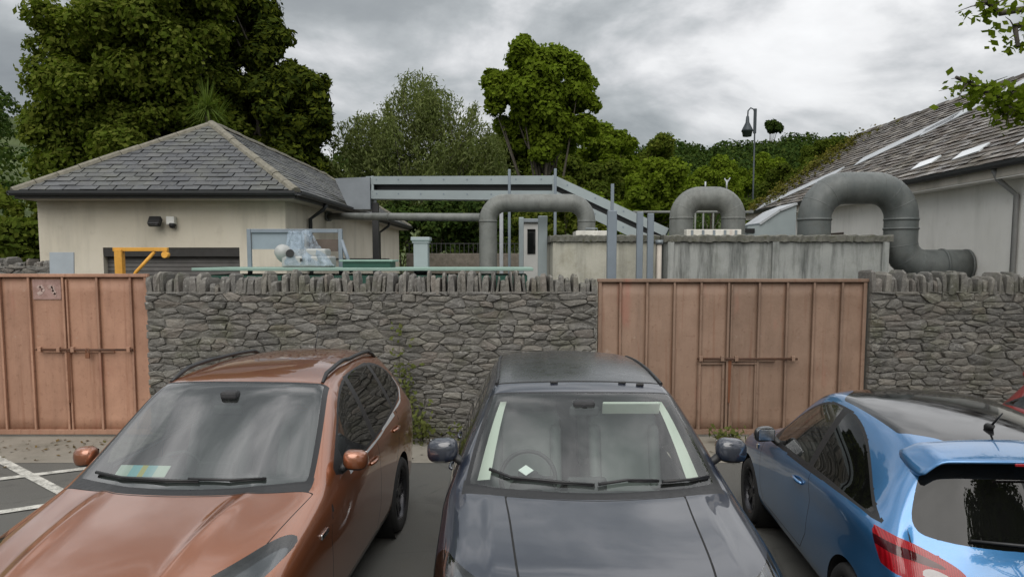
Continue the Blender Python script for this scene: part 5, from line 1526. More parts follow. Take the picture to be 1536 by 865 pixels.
# railing seen through the small hoop
root = empty('railing', (at(1065, 340, 17.5).x, 17.5, 2.6)); tag(root, 'thin pale railing seen through the small pipe hoop', 'railing')
cx = root.location.x
for px in (1043, 1055, 1070, 1085):
    x = at(px, 320, 17.5).x - cx; m = MB(); m.cyl((x, 0, 0), (x, 0, at(px, 316, 17.5).z - 2.6), .022, n=8); m.build('baluster', MT['pipe'], root)
z = at(1043, 318, 17.5).z - 2.6
m = MB(); m.cyl((at(950, 318, 17.5).x - cx, 0, z), (at(1130, 318, 17.5).x - cx, 0, z), .03, n=8); m.build('handrail', MT['pipe'], root)
# dark duct and its hood at the foot of the stone roof
q0 = at(1128, 352, 17.0)
root = empty('sheet_metal_duct', (at(1165, 350, 17.0).x, 17.4, 0)); tag(root, 'grey sheet-metal duct with a sloping lid between the small and the biggest pipe hoop', 'duct')
cx = root.location.x; Mx = Matrix(((1, 0, 0), (0, 0, -1), (0, 1, 0)))
pts = [(at(1128, 1, 17.0).x - cx, 0.0), (at(1202, 1, 17.0).x - cx, 0.0), (at(1202, 1, 17).x - cx, at(1202, 308, 17.0).z), (at(1176, 1, 17).x - cx, at(1176, 318, 17.0).z), (at(1146, 1, 17).x - cx, at(1146, 338, 17.0).z), (at(1128, 1, 17).x - cx, at(1128, 340, 17.0).z)]
m = MB(); m.prism(pts, -.5, .5, Mx); m.build('duct_body', MT['duct'], root)
m = MB()
for a_, b_ in ((2, 3), (3, 4)):
    A_, B_ = pts[a_], pts[b_]; dx = math.atan2(A_[1] - B_[1], A_[0] - B_[0])
    m.box(((A_[0] + B_[0]) / 2, 0, (A_[1] + B_[1]) / 2 + .03), (math.hypot(A_[0] - B_[0], A_[1] - B_[1]) * 1.02, 1.1, .05), Matrix.Rotation(-dx, 3, 'Y'))
m.build('sloping_lid', MT['lead'], root)
m = MB(); m.box((at(1130, 1, 17).x - cx + .02, -.51, at(1130, 345, 17).z - .02), (.22, .05, .10)); m.build('vent_slot', MT['gap'], root)

# pipe bridge (two rails of steel channel) from the roof to the tank
root = empty('pipe_bridge', (-3.6, 19.0, 0)); tag(root, 'steel pipe bridge of twin grey channels from the slate roof, sloping down on the right', 'pipe bridge')
B0 = Vector((-3.6, 19.0, 0))
A1, A2, A3 = at(556, 266, 19.4), at(836, 265, 17.6), at(1004, 343, 16.9)
def chan(name, p, q, h, dz, dep, mat, rivets=True):
    p, q = p - B0 - ZZ * dz, q - B0 - ZZ * dz; d = (q - p).normalized(); s = d.cross(ZZ).normalized(); u = s.cross(d); L_ = (q - p).length
    M = Matrix((d, -s, u)).transposed(); c = (p + q) / 2 - u * h / 2
    m = MB(); m.box(c - (-s) * dep / 2, (L_, .014, h), M); m.box(c + u * (h / 2 - .012) , (L_, dep, .02), M); m.box(c - u * (h / 2 - .012), (L_, dep, .02), M); m.box(c + (-s) * dep / 2, (L_, .014, h), M)
    if rivets:
        n = int(L_ / .42)
        for k in range(n):
            pass
    n = int(L_ / .62)
    for k in range(n):
        e = c + d * (-L_ / 2 + (k + .5) * L_ / n) + s * (dep / 2 + .004) + u * h * .08; m.mat = 1; m.cyl(e, e + s * .010, .022, n=8)
    m.build(name, [mat, MT['post']], root)
for (p, q, k) in ((A1, A2, 1.0), (A2, A3, .85)):
    chan('upper_channel', p, q, .20, 0, .46, MT['duct']); chan('lower_channel', p, q, .22, .35, .46, MT['duct'])
    pp, qq = p - B0, q - B0; d = (qq - pp).normalized(); s = d.cross(ZZ).normalized(); u = s.cross(d); M = Matrix((d, -s, u)).transposed()
    m = MB(); m.box((pp + qq) / 2 - ZZ * .275, ((qq - pp).length * .995, .10, .16), M); m.build('shadow_web', MT['plastic'], root)  # black bar added to darken the shaded gap between the channels
m = MB()
for t in (0.02, .98):
    c = A1.lerp(A2, t) - B0; m.box(c - ZZ * .28, (.06, .5, .58))
m.build('end_frame', MT['duct'], root)
m = MB(); c = at(556, 285, 19.4) - B0
V = [c + Vector(v) for v in ((-.85, -.35, .26), (.05, -.35, .30), (.05, -.35, -.52), (-.5, -.35, -.52), (-.95, .55, .30), (.05, .55, .30), (.05, .55, -.52), (-.5, .55, -.52))]
m.add(V, [(0, 1, 2, 3), (4, 7, 6, 5), (0, 4, 5, 1), (1, 5, 6, 2), (2, 6, 7, 3), (3, 7, 4, 0)]); m.build('roof_hood', mat_plain('dull_zinc', (.185, .205, .225), .55, .2, .35, 1.8, .08), root)
for px, Yp in ((562, 19.3),):
    x = at(px, 300, Yp).x - B0.x; m = MB(); m.box((x + .02, Yp - B0.y, 2.0), (.16, .16, 4.0)); m.build('support_post', MT['plastic'], root)

# upright steel posts
def post(px, py_top, Y, w, label, rod=None, mat=MT['post'], group='steel posts behind the wall', name='steel_post'):
    p = at(px, py_top, Y); root = empty(name, (p.x, Y, 0)); tag(root, label, 'post', group)
    m = MB(); m.box((0, 0, p.z / 2), (w, w * .8, p.z), None, min(.012, w * .2)); m.build('shaft', mat, root)
    m = MB(); m.box((0, 0, .01), (w * 2, w * 2, .02)); m.build('base_plate', mat, root)
    if rod:
        z2 = at(px, rod[0], Y).z; m = MB(); m.box((0, -.02, (p.z + z2) / 2 - .1), (rod[1], rod[1], z2 - p.z + .2)); m.build('extension_rod', mat, root)
    return root
post(918, 316, 13.6, .17, 'thickest grey steel post, with a thin rod on top, left of the right gate', (276, .055))
post(960, 318, 14.2, .12, 'left post of the close pair of grey steel posts in front of the tanks')
post(976, 320, 14.3, .12, 'right post of the close pair of grey steel posts in front of the tanks')
post(764, 254, 17.2, .065, 'thin steel post left of the other thin one, rising past the pipe bridge')
post(833, 253, 17.0, .065, 'thin steel post at the bend of the pipe bridge')
post(814, 324, 16.0, .20, 'stout blue-grey steel post under the low pipe hoop', None, MT['duct'])
post(782, 326, 16.6, .11, 'slim grey steel post beside the small white hut', None, MT['duct'])
post(752, 312, 17.6, .09, 'pale steel post just right of the tall leg of the low pipe hoop', None, MT['lead'])
# small bars between tanks
root = empty('standpipe', (at(1006, 360, 14.3).x - .22, 14.3, 0)); tag(root, 'pale standpipe squeezed between the post pair and the long grey tank', 'standpipe')
m = MB(); m.tube([(0, 0, 0), (0, 0, 1.6), (0, 0, at(1006, 362, 14.3).z)], .05, 12); m.build('riser', mat_plain('buff_pipe', (.42, .38, .33), .6), root)
m = MB(); m.cyl((0, 0, at(1006, 366, 14.3).z), (0, 0, at(1006, 360, 14.3).z), .075, n=12); m.build('cap', MT['galv'], root)
# vent cowl
p = at(632, 357, 14.0); root = empty('vent_cowl', (p.x, 14.0, 0)); tag(root, 'pale blue-grey square vent with a wider flat cap standing right of the cream building', 'vent')
m = MB(); m.box((0, 0, p.z / 2 - .04), (.27, .27, p.z - .08), None, .01); m.build('shaft', MT['duct'], root)
m = MB(); m.box((0, 0, p.z - .02), (.36, .36, .07), None, .012); m.box((0, 0, p.z - .075), (.31, .31, .04)); m.build('cap', MT['duct'], root)
# white hut seen under the pipes
p0, p1 = at(786, 333, 21.0), at(806, 395, 21.0)
root = empty('white_hut', ((p0.x + p1.x) / 2, 21.6, 0)); tag(root, 'small white hut with a dark window seen under the low pipe hoop', 'hut')
w = p1.x - p0.x + .08; m = MB(); m.box((0, 0, p0.z / 2), (w, 1.2, p0.z), None, .01); m.build('wall', mat_plain('off_white_paint', (.46, .46, .44), .6, 0, .15, 3), root)
m = MB(); m.box((0, 0, p0.z + .04), (w + .2, 1.4, .1), None, .01); m.build('roof', MT['galv'], root)
m = MB(); m.box((.02, -.605, p0.z - .55), (w * .5, .03, .7)); m.build('window', MT['dark_glass'], root)
# green container with lid, tray and covered machine
MGN = mat_plain('green_painted_steel', (.035, .16, .115), .5, .1, .25, 3, .05); MGD = mat_plain('dark_green_steel', (.012, .07, .048), .5, .1, .25, 3)
MGP = mat_plain('faded_green_lid', (.22, .33, .28), .6, 0, .25, 2.5, .05)
x0, x1 = at(288, 400, 12.4).x, at(800, 400, 12.4).x; zt = at(500, 403, 12.4).z
root = empty('green_container', ((x0 + x1) / 2, 13.2, 0)); tag(root, 'long green steel container with a faded flat lid just behind the stone wall', 'container')
w = x1 - x0; m = MB(); m.box((0, 0, zt / 2 - .06), (w - .2, 1.5, zt - .1), None, .01)
for k in range(14): m.box((-w / 2 + .25 + k * (w - .5) / 13, -.77, zt / 2 - .06), (.06, .05, zt - .14))
m.build('body', MGD, root)
m = MB(); m.box((0, 0, zt - .01), (w, 1.66, .05), None, .008); m.build('lid', MGP, root)
ztop = zt + .015
p0, p1 = at(514, 390, 13.0), at(590, 403, 13.0)
root = empty('green_tray', ((p0.x + p1.x) / 2, 13.15, ztop)); tag(root, 'small dark green steel tray with a pale rim standing on the green container', 'tray')
w = p1.x - p0.x; h = p0.z - ztop; m = MB(); m.box((0, 0, h / 2 - .01), (w - .06, .6, h - .02), None, .008); m.build('body', MGD, root)
m = MB(); m.box((0, 0, h - .01), (w + .04, .68, .035), None, .008); m.build('rim', MGP, root)
p = at(455, 385, 13.0); root = empty('machine', (p.x, 13.2, ztop)); tag(root, 'white machine with a round dome on the green container, under a plastic sheet', 'machine')
MWM = mat_plain('white_enamel', (.36, .37, .36), .4, 0, .12, 4)
m = MB(); m.box((0.05, 0, .10), (.85, .5, .20), None, .03); m.box((.22, -.02, .26), (.36, .4, .14), None, .03); m.build('housing', MWM, root)
m = MB(); m.lathe([(.001, .20), (.06, .19), (.12, .14), (.15, .05), (.155, -.04), (.13, -.10)], (-.36, -.1, .24), (-.25, -.6, .35), 20); m.build('dome', MWM, root)
m = MB(); m.cyl((-.24, -.20, .24), (-.20, -.30, .25), .07, n=14); m.build('lens', MT['plastic'], root)
m = MB(); m.box((.12, -.255, .13), (.05, .012, .05)); m.box((-.02, -.255, .13), (.05, .012, .05)); m.build('button', MT['plastic'], root)
def mat_film():
    n = NT('clear_plastic_film'); v = n.coord()
    tr = n.n('ShaderNodeBsdfTransparent'); tr.inputs[0].default_value = (.85, .88, .90, 1)
    p = n.n('ShaderNodeBsdfPrincipled'); p.inputs['Base Color'].default_value = (.34, .42, .50, 1); p.inputs['Roughness'].default_value = .2
    f = n.ramp(n.noise(v, 4, 5, .7), [(.35, .16), (.65, .62)])
    mx = n.n('ShaderNodeMixShader'); n.l(f, mx.inputs[0]); n.l(tr.outputs[0], mx.inputs[1]); n.l(p.outputs[0], mx.inputs[2]); n.l(mx.outputs[0], n.out.inputs[0])
    return n.m
# crumpled sheet hung from the frame over the machine
rn = random.Random(5); nx, nz = 16, 14; V = []
tl, tr_, br, bl = at(432, 347, 13.5), at(468, 345, 13.5), at(500, 398, 12.85), at(428, 398, 12.9)
for j in range(nz + 1):
    for i in range(nx + 1):
        u, v = i / nx, j / nz; p = tl.lerp(tr_, u).lerp(bl.lerp(br, u), v)
        V.append(tuple(p + Vector((rn.uniform(-.02, .02), -.10 * math.sin(v * 3.0) + .06 * math.sin(u * 17 + v * 3) + rn.uniform(-.02, .02), rn.uniform(-.015, .015)))))
m = MB(); m.add(V, [(j * (nx + 1) + i, j * (nx + 1) + i + 1, (j + 1) * (nx + 1) + i + 1, (j + 1) * (nx + 1) + i) for j in range(nz) for i in range(nx)], True)
o = m.build('plastic_sheet', mat_film()); tag(o, 'crumpled clear plastic sheet hanging from the grey frame over the white machine', 'plastic sheet')
# grey frame
p0, p1 = at(367, 343, 13.5), at(511, 343, 13.5); zb = 0
root = empty('equipment_stand', ((p0.x + p1.x) / 2, 13.62, 0)); tag(root, 'blue-grey open rectangular steel frame in front of the cream building', 'frame')
w = p1.x - p0.x; z = p0.z
for sx in (-1, 1):
    m = MB(); m.box((sx * (w / 2 - .035), 0, z / 2), (.075, .06, z), None, .006); m.build('leg', MT['post'], root)
m = MB(); m.box((0, 0, z - .035), (w - .15, .058, .07), None, .006); m.build('top_bar', MT['post'], root)
m = MB(); m.box((-w * .18, .02, z - .22), (w * .55, .02, .30)); m.build('infill_panel', mat_plain('blue_grey_panel', (.24, .29, .33), .5, .1, .15, 4), root)
m = MB(); m.box((w * .3, .03, z - .30), (w * .3, .02, .22)); m.build('infill_panel', mat_plain('brown_panel', (.10, .075, .06), .6), root)
m = MB(); m.tube([(w / 2 - .02, .0, z - .2), (w / 2 + .10, -.02, z - .55), (w / 2 + .16, -.02, z - .8)], .035, 8); m.build('brace', MT['post'], root)
# yellow davit
MY = mat_rusty('chipped_yellow_paint', (.62, .30, .03), (.70, .36, .05), (.14, .06, .02), .5)
p0 = at(179, 374, 12.6); root = empty('davit', (p0.x, 12.6, 0)); tag(root, 'yellow painted hoist davit with a braced arm behind the left gate', 'davit')
z = p0.z; m = MB(); m.box((0, 0, z / 2), (.13, .12, z), None, .008); m.build('mast', MY, root)
x1 = at(250, 374, 12.6).x - p0.x; m = MB(); m.box((x1 / 2 - .04, 0, z + .0), (x1 + .12, .07, .065), None, .006); m.build('arm', MY, root)
xb = at(232, 380, 12.6).x - p0.x; xa = at(204, 408, 12.6).x - p0.x; za = at(204, 408, 12.6).z
m = MB(); m.tube([(0.03, 0, za - .42), (xa, 0, za), (xb, 0, z - .04)], .03, 8); m.build('brace', MY, root)
m = MB(); m.cyl((x1 - .02, -.05, z - .09), (x1 - .02, .05, z - .09), .055, n=14); m.build('pulley', MY, root)
# leaning board and low wall behind the left gate
p = at(88, 378, 12.7); o = MB(); o.box((0, 0, p.z / 2), (.42, .03, p.z), Matrix.Rotation(R(-4), 3, 'X'), .004); o = o.build('leaning_board', mat_plain('pale_blue_board', (.30, .34, .37), .6, 0, .2, 3)); o.location = (p.x, 12.7, 0)
tag(o, 'pale blue-grey board standing upright behind the left gate', 'board')
lw = stone_wall(-11.4, -8.35, 13.4, at(30, 386, 13.4).z, 21, 'low rough grey stone wall far behind the left gate, next to the board', cope=.16); lw['group'] = ''
del lw['group']
# floodlight and camera on the front of the cream building
p = at(236, 334, 14.9); root = empty('floodlight', (p.x, 15.0, p.z)); tag(root, 'dark tilted floodlight fixed to the cream front wall', 'floodlight')
m = MB(); m.box((0, -.20, .02), (.24, .12, .19), Matrix.Rotation(R(-35), 3, 'X'), .02); m.build('housing', MT['plastic'], root)
m = MB(); m.box((0.0, -.268, -.02), (.19, .008, .13), Matrix.Rotation(R(-35), 3, 'X')); m.build('lens', MT['lamp_glass'], root)
m = MB(); m.tube([(-.10, 0, .05), (-.1, -.12, .06), (-.08, -.18, .03)], .012, 6); m.box((-.1, -.01, .05), (.08, .02, .1)); m.build('bracket', MT['plastic'], root)
p = at(256, 333, 14.9); root = empty('security_camera', (p.x, 15.0, p.z)); tag(root, 'white security sensor box beside the floodlight on the cream wall', 'security camera')
m = MB(); m.box((0, -.07, .03), (.17, .13, .17), None, .02); m.build('housing', MT['white_paint'], root)
m = MB(); m.lathe([(.001, .07), (.05, .055), (.07, 0), (.07, -.02)], (.03, -.09, -.06), (0, -.3, -1), 16); m.build('lens', MT['plastic'], root)
# distant boundary wall with iron railing
y = 31.5; zt = at(680, 380, y).z
root = empty('boundary_wall', (1.0, y, 0)); tag(root, 'distant brownish stone boundary wall with an iron railing seen under the thin pipe', 'wall')
m = MB(); m.box((0, 0, zt / 2), (11, .4, zt), None, .02); m.build('masonry', mat_concrete('brown_stonework', (.09, .075, .06), (.19, .165, .135), (.06, .065, .03), .5, .2, 5), root)
m = MB()
for k in range(56): m.box((-5.4 + k * .196, 0, zt + .22), (.025, .025, .44))
m.box((0, 0, zt + .42), (10.9, .03, .03)); m.build('iron_railing', MT['plastic'], root)

# ================================================================== papers on the dashboards
def mat_permit():
    n = NT('printed_permit'); v = n.coord(); s = n.n('ShaderNodeSeparateXYZ'); n.l(v, s.inputs[0])
    c = n.ramp(n.math('ADD', n.math('MULTIPLY', s.outputs[0], 2.6), .5), [(.0, (.62, .66, .60)), (.28, (.25, .55, .62)), (.45, (.60, .50, .12)), (.55, (.30, .52, .58)), (.72, (.62, .66, .58)), (1, (.5, .62, .6))], 'CONSTANT')
    return n.pbsdf(c, .6)
o = MB(); o.box((0, 0, 0), (.34, .10, .003)); o = o.build('parking_permit', mat_permit()); o.location = tuple(at(214, 706, 4.70)); o.rotation_euler = (R(30), 0, R(-4)); tag(o, 'printed paper permit lying on the dashboard of the orange SUV', 'permit')
o = MB(); o.prism([(-.05, 0), (0, -.04), (.05, 0), (0, .04)], 0, .004); o = o.build('paper_ticket', MT['paper']); o.location = (.09, 4.64, 1.19); o.rotation_euler = (R(40), 0, 0); tag(o, 'small white diamond sticker inside the windscreen of the black SUV', 'sticker')
# ================================================================== vegetation
def lobes_of(c, rad, k, lr, rnd=.25, low=-.75, inner=.40, seed=0):
    """sub-lobes spread over an ellipsoid (c,rad): array (k,4)"""
    r = np.random.default_rng(seed); out = []
    while len(out) < k:
        d = r.normal(size=3); d /= np.linalg.norm(d)
        if d[2] < low: continue
        f = (1 - abs(r.normal()) * rnd) if r.random() > inner else r.uniform(.3, .8)
        out.append((*(np.array(c) + d * np.array(rad) * f), r.uniform(*lr)))
    return np.array(out)
def crown_pts(L, n, up=.35, shell=.45, spread=.55):
    w = L[:, 3] ** 2; idx = rng.choice(len(L), n, p=w / w.sum())
    d = rand_dirs(n, up); r = L[idx, 3] * (1 - shell * rng.random(n) ** 1.5 + .12 * rng.normal(size=n))
    P = L[idx, :3] + d * r[:, None] * np.array([1, 1, .85])
    N = d + rng.normal(size=(n, 3)) * spread; N[:, 2] += .35
    return P, N / np.linalg.norm(N, axis=1, keepdims=True)
def limbs(m, base, top, r0, L, k, rnd):
    base, top = Vector(base), Vector(top); pts = [base]; n = 7
    for i in range(1, n + 1):
        p = base.lerp(top, i / n); pts.append(p + Vector((rnd.uniform(-.08, .08), rnd.uniform(-.08, .08), 0)) * (1 + r0))
    m.tube(pts, [r0 * (1.25 if i == 0 else 1) * (1 - .78 * i / n) for i in range(n + 1)], 10)
    for j in range(k):
        l = L[rnd.randrange(len(L))]; t = rnd.uniform(.35, .95); s = base.lerp(top, t); e = Vector(l[:3]); mid = s.lerp(e, .5) + Vector((0, 0, -.12 * (e - s).length))
        rr = r0 * (1 - .75 * t) * .6; m.tube([s, s.lerp(mid, .5), mid, mid.lerp(e, .5), e], [rr, rr * .85, rr * .65, rr * .4, rr * .12], 6)
def tree(name, label, base, L, n, size, mat, trunk_top, r0, elong=1.7, up=.35, shell=.45, group=None, k=26, seed=1, cat='tree', spread=.55, PN=None, crown='crown'):
    root = empty(name, base); tag(root, label, cat, group); b = np.array(base)
    P, N = PN if PN is not None else crown_pts(L, n, up, shell, spread)
    V, F = leaf_quads(P, N, size, elong)
    np_mesh(crown, V - b, F, mat, root)
    m = MB(); rnd = random.Random(seed); L2 = L.copy(); L2[:, :3] -= b
    limbs(m, (0, 0, -.1), tuple(np.array(trunk_top) - b), r0, L2, k, rnd)
    m.build('trunk', MT['bark'], root, fixn=False)
    return root
LF1 = mat_leaf('olive_green_leaf', [(.068, .100, .016), (.120, .160, .026), (.090, .126, .018), (.17, .195, .040), (.10, .124, .022)])
LF2 = mat_leaf('dark_conifer_leaf', [(.026, .042, .010), (.048, .066, .012), (.092, .112, .014), (.030, .046, .012)], .2)
LF3 = mat_leaf('pale_willow_leaf', [(.12, .15, .055), (.155, .185, .070), (.10, .13, .045), (.185, .21, .09)], .35)
LF4 = mat_leaf('fresh_green_leaf', [(.105, .155, .014), (.155, .215, .024), (.085, .13, .014), (.195, .255, .032)], .4)
LF5 = mat_leaf('wood_leaf', [(.022, .044, .012), (.036, .062, .016), (.050, .080, .018), (.030, .054, .016), (.07, .098, .022)], .2)
LF6 = mat_leaf('yellow_green_leaf', [(.068, .10, .016), (.098, .128, .022), (.055, .084, .014), (.125, .148, .028)], .4)
GT = 'trees behind the works'
def XZ(px, py, Y): p = at(px, py, Y); return p.x, p.z
# ---- big broadleaf evergreen at the left
def multi(specs, seed):
    return np.concatenate([lobes_of(c, r, k, lr, seed=seed + i) for i, (c, r, k, lr) in enumerate(specs)])
Y = 41
c = lambda px, py, Y: tuple(at(px, py, Y)[i] for i in (0, 1, 2))
L = multi([(c(205, 150, Y), (4.9, 4.4, 6.6), 95, (.75, 1.5)), (c(255, 45, Y), (3.7, 4.0, 4.5), 50, (.7, 1.35)), (c(115, 100, Y), (2.2, 3, 3.2), 32, (.55, 1.0)), (c(110, 215, Y), (2.2, 2.6, 3.0), 30, (.6, 1.1)), (c(220, -40, Y), (3.6, 3.4, 2.8), 34, (.6, 1.2)), (c(300, 240, Y), (3.2, 3, 3.4), 34, (.7, 1.2))], 11)
tree('evergreen_oak', 'huge olive-green broadleaf tree rising over the left half of the slate roof', (at(215, 1, Y).x, Y, 0), L, 150000, .165, LF1, (at(215, 1, Y).x + .3, Y, 15), .55, group=GT, k=60, seed=2)
# ---- dark conifer to its right
Y = 44
L = multi([(c(400, 185, Y), (3.6, 3.2, 4.0), 80, (.5, 1.0)), (c(360, 40, Y), (1.9, 2.2, 4.0), 46, (.5, .9)), (c(405, 95, Y), (1.7, 2.0, 2.6), 30, (.45, .8)), (c(455, 170, Y), (2.0, 2.2, 2.5), 36, (.45, .8)), (c(430, 265, Y), (3.2, 3, 3.2), 40, (.5, 1.0)), (c(345, -40, Y), (1.6, 1.8, 2.4), 20, (.5, .8))], 31)
P, N = crown_pts(L, 80000, .1, .5, .5)
tree('yew_tree', 'dark dense conifer behind the right end of the slate roof', (at(405, 1, Y).x, Y, 0), L, 0, .17, LF2, (at(405, 1, Y).x, Y, 15), .5, 2.3, group=GT, k=40, seed=3, PN=(P, N))
# ---- pale feathery willow: upright twigs clothed with narrow leaves
def willow(px, Y, label):
    bx = at(px, 1, Y).x; root = empty('willow_tree', (bx, Y, 0)); tag(root, label, 'tree', GT)
    r = np.random.default_rng(6); Pts = []; Ns = []; Ts = []; m = MB()
    prof = [(505, 175), (530, 150), (560, 160), (590, 112), (620, 92), (645, 112), (680, 140), (715, 150), (745, 190), (775, 240)]
    px_, py_ = zip(*prof)
    for k in range(420):
        tx = r.uniform(500, 785); dy = r.normal() * 3.0
        zt = at(tx, np.interp(tx, px_, py_), Y + dy).z - abs(r.normal()) * 1.6 - (dy * dy) * .10
        if r.random() < .55: zt -= r.uniform(0, 6)
        zt = max(zt, 4.2)
        x = at(tx, 1, Y).x; tip = np.array([x, Y + dy, zt])
        L_ = r.uniform(1.8, 3.4); lean = np.array([(x - bx) * .10 + r.normal() * .25, r.normal() * .3 + dy * .1, 1.0]); lean /= np.linalg.norm(lean)
        t = r.random(150) ** .8; spreadr = .08 + .48 * np.sin(np.pi * np.clip(1 - t * .92, 0, 1)) * (1 - t * .6)
        off = r.normal(size=(150, 3)) * spreadr[:, None]
        p = tip - lean * ((1 - t) * L_)[:, None] + off
        Pts.append(p); Ts.append(lean + r.normal(size=(150, 3)) * .45); d = off + r.normal(size=(150, 3)) * .3; Ns.append(d / np.linalg.norm(d, axis=1, keepdims=True))
        if k % 4 == 0: m.tube([Vector(tip - lean * L_ - np.array([bx, Y, 0])), Vector(tip - lean * L_ * .4 - np.array([bx, Y, 0])), Vector(tip - np.array([bx, Y, 0]))], [.04, .022, .006], 5)
    V, F = leaf_quads(np.concatenate(Pts), np.concatenate(Ns), .085, 3.2, .4, np.concatenate(Ts))
    np_mesh('crown', V - np.array([bx, Y, 0]), F, LF3, root)
    rnd = random.Random(4)
    for k in range(7):
        a_ = rnd.uniform(0, 6.28); e = Vector((math.cos(a_) * 3.2, math.sin(a_) * 2, rnd.uniform(6, 10)))
        m.tube([(0, 0, 0), Vector((0, 0, 1.5)) + e * .08, e * .5 + Vector((0, 0, 1)), e], [.35, .28, .16, .05], 8)
    m.build('trunk', MT['bark'], root, fixn=False)
willow(632, 47, 'pale feathery olive-grey willow in the centre, left of the round green tree')
# ---- round fresh green tree
Y = 38
L = multi([(c(812, 150, Y), (2.3, 2.2, 2.5), 48, (.45, .85)), (c(795, 92, Y), (1.2, 1.3, 1.0), 16, (.3, .6)), (c(862, 122, Y), (1.0, 1.2, 1.0), 14, (.3, .55)), (c(752, 140, Y), (.9, 1.2, 1.2), 14, (.3, .6)), (c(820, 215, Y), (1.9, 1.8, 1.3), 22, (.4, .7)), (c(878, 175, Y), (.9, 1.0, 1.3), 12, (.3, .55))], 51)
tree('lime_tree', 'round fresh-green tree on a bare trunk standing above the bend of the pipe bridge', (at(824, 1, Y).x, Y, 0), L, 62000, .15, LF4, (at(815, 1, Y).x, Y, 9.5), .26, 1.5, group=GT, k=34, seed=5)
# ---- middle-distance trees at the right of it
for i, (px, py, Y, rx, rz, mat, lab, nn) in enumerate([
    (772, 240, 52, 2.3, 2.6, LF6, 'small yellowish tree between the willow and the round green tree', 9000),
    (872, 285, 55, 3.3, 3.0, LF6, 'yellow-green tree filling the gap right of the round green tree', 14000),
    (918, 250, 62, 3.6, 3.0, LF4, 'green tree second to the right of the round green tree, topping the wood', 14000),
    (962, 265, 70, 4.0, 3.6, LF1, 'olive tree above the sloping end of the pipe bridge', 13000),
    (985, 305, 50, 3.0, 2.6, LF4, 'low green tree just left of the small pipe hoop', 10000),
    (1075, 285, 80, 3.2, 3.0, LF4, 'light green bushy tree directly behind the small pipe hoop', 9000),
    (1130, 275, 85, 3.8, 3.2, LF4, 'light green bushy tree right of the small pipe hoop', 9000),
    (1190, 285, 72, 3.4, 3.2, LF6, 'yellow-green bushy tree behind the stone-tiled roof end', 9000),
    (1230, 245, 95, 3.4, 3.0, LF6, 'yellowish tree showing just over the far end of the stone-tiled roof', 7000)]):
    L = multi([(c(px, py, Y), (rx, rx * .9, rz), 44, (.5, 1.0))], 70 + i)
    tree('bushy_tree', lab, (at(px, 1, Y).x, Y, 0), L, int(nn * 2.2), .175, mat, (at(px, 1, Y).x, Y, at(px, py, Y).z), .2, 1.6, group=GT, k=14, seed=20 + i)
# ---- shrubs
def shrub(px, py, Y, rx, rz, mat, lab, n=7000, size=.13, seed=0, name='shrub'):
    x, z = XZ(px, py, Y); L = multi([((x, Y, max(z, rz * .5)), (rx, rx * .8, rz), 30, (.28, .6))], 100 + seed)
    m_top = max(z, .6)
    return tree(name, lab, (x, Y, 0), L, n, size, mat, (x, Y, m_top), .07, 1.6, group='shrubs behind the works', k=12, seed=seed, cat='shrub', crown='foliage')
for i, (px, py, Y, rx, rz, mat, lab) in enumerate([
    (18, 372, 22, 1.5, .75, LF6, 'bright yellow-green shrub left of the cream building, nearest one'),
    (0, 335, 30, 2.6, 1.5, LF1, 'olive shrub at the left edge, behind the bright one'),
    (600, 350, 36, 2.0, 1.8, LF5, 'dark shrub right behind the end of the cream building'), (660, 345, 37, 2.3, 2.2, LF5, 'dark shrub behind the square vent'),
    (725, 338, 36.5, 2.0, 2.2, LF5, 'dark shrub behind the tall leg of the low pipe hoop'), (790, 330, 38, 2.2, 2.2, LF1, 'olive shrub behind the white hut'),
    (850, 330, 36, 2.2, 2.0, LF1, 'olive shrub seen through the right end of the low pipe hoop'), (915, 335, 37, 2.2, 1.8, LF4, 'green shrub behind the thickest steel post'), (1160, 335, 36, 1.6, 1.4, LF6, 'yellowish shrub at the foot of the stone-tiled roof')]):
    shrub(px, py, Y, rx, rz, mat, lab, seed=i)
# ---- cabbage palm in front of the big tree
Y = 33.5; px_, pz = XZ(311, 158, Y)
root = empty('cabbage_palm', (px_, Y, 0)); tag(root, 'spiky cabbage palm peeping over the peak of the slate roof', 'palm')
m = MB(); m.tube([(0, 0, 0), (.1, 0, 3), (0, 0, pz - .3)], [.18, .14, .11], 10); m.build('trunk', MT['bark'], root)
V = []; F = []; r_ = random.Random(3)
for k in range(260):
    th = r_.uniform(0, 6.283); el = r_.uniform(-.5, 1.45); ln = r_.uniform(1.0, 1.55); d = Vector((math.cos(th) * math.cos(el), math.sin(th) * math.cos(el), math.sin(el))); s = d.cross(ZZ).normalized() * .028
    o_ = Vector((r_.uniform(-.5, .5) * (k % 3 == 0), 0, pz - .1 - .5 * (k % 3 == 0))); b = len(V)
    pts = [o_ + d * ln * t - ZZ * (.35 * t * t * ln * math.cos(el)) for t in (0.05, .4, .75, 1)]
    for i, p in enumerate(pts): V += [p + s * (1 - i / 3.2), p - s * (1 - i / 3.2)]
    for i in range(3): F.append((b + 2 * i, b + 2 * i + 1, b + 2 * i + 3, b + 2 * i + 2))
np_mesh('crown', np.array([tuple(v) for v in V]), F, mat_leaf('palm_leaf', [(.09, .14, .03), (.14, .19, .05), (.11, .16, .04)], .3), root)

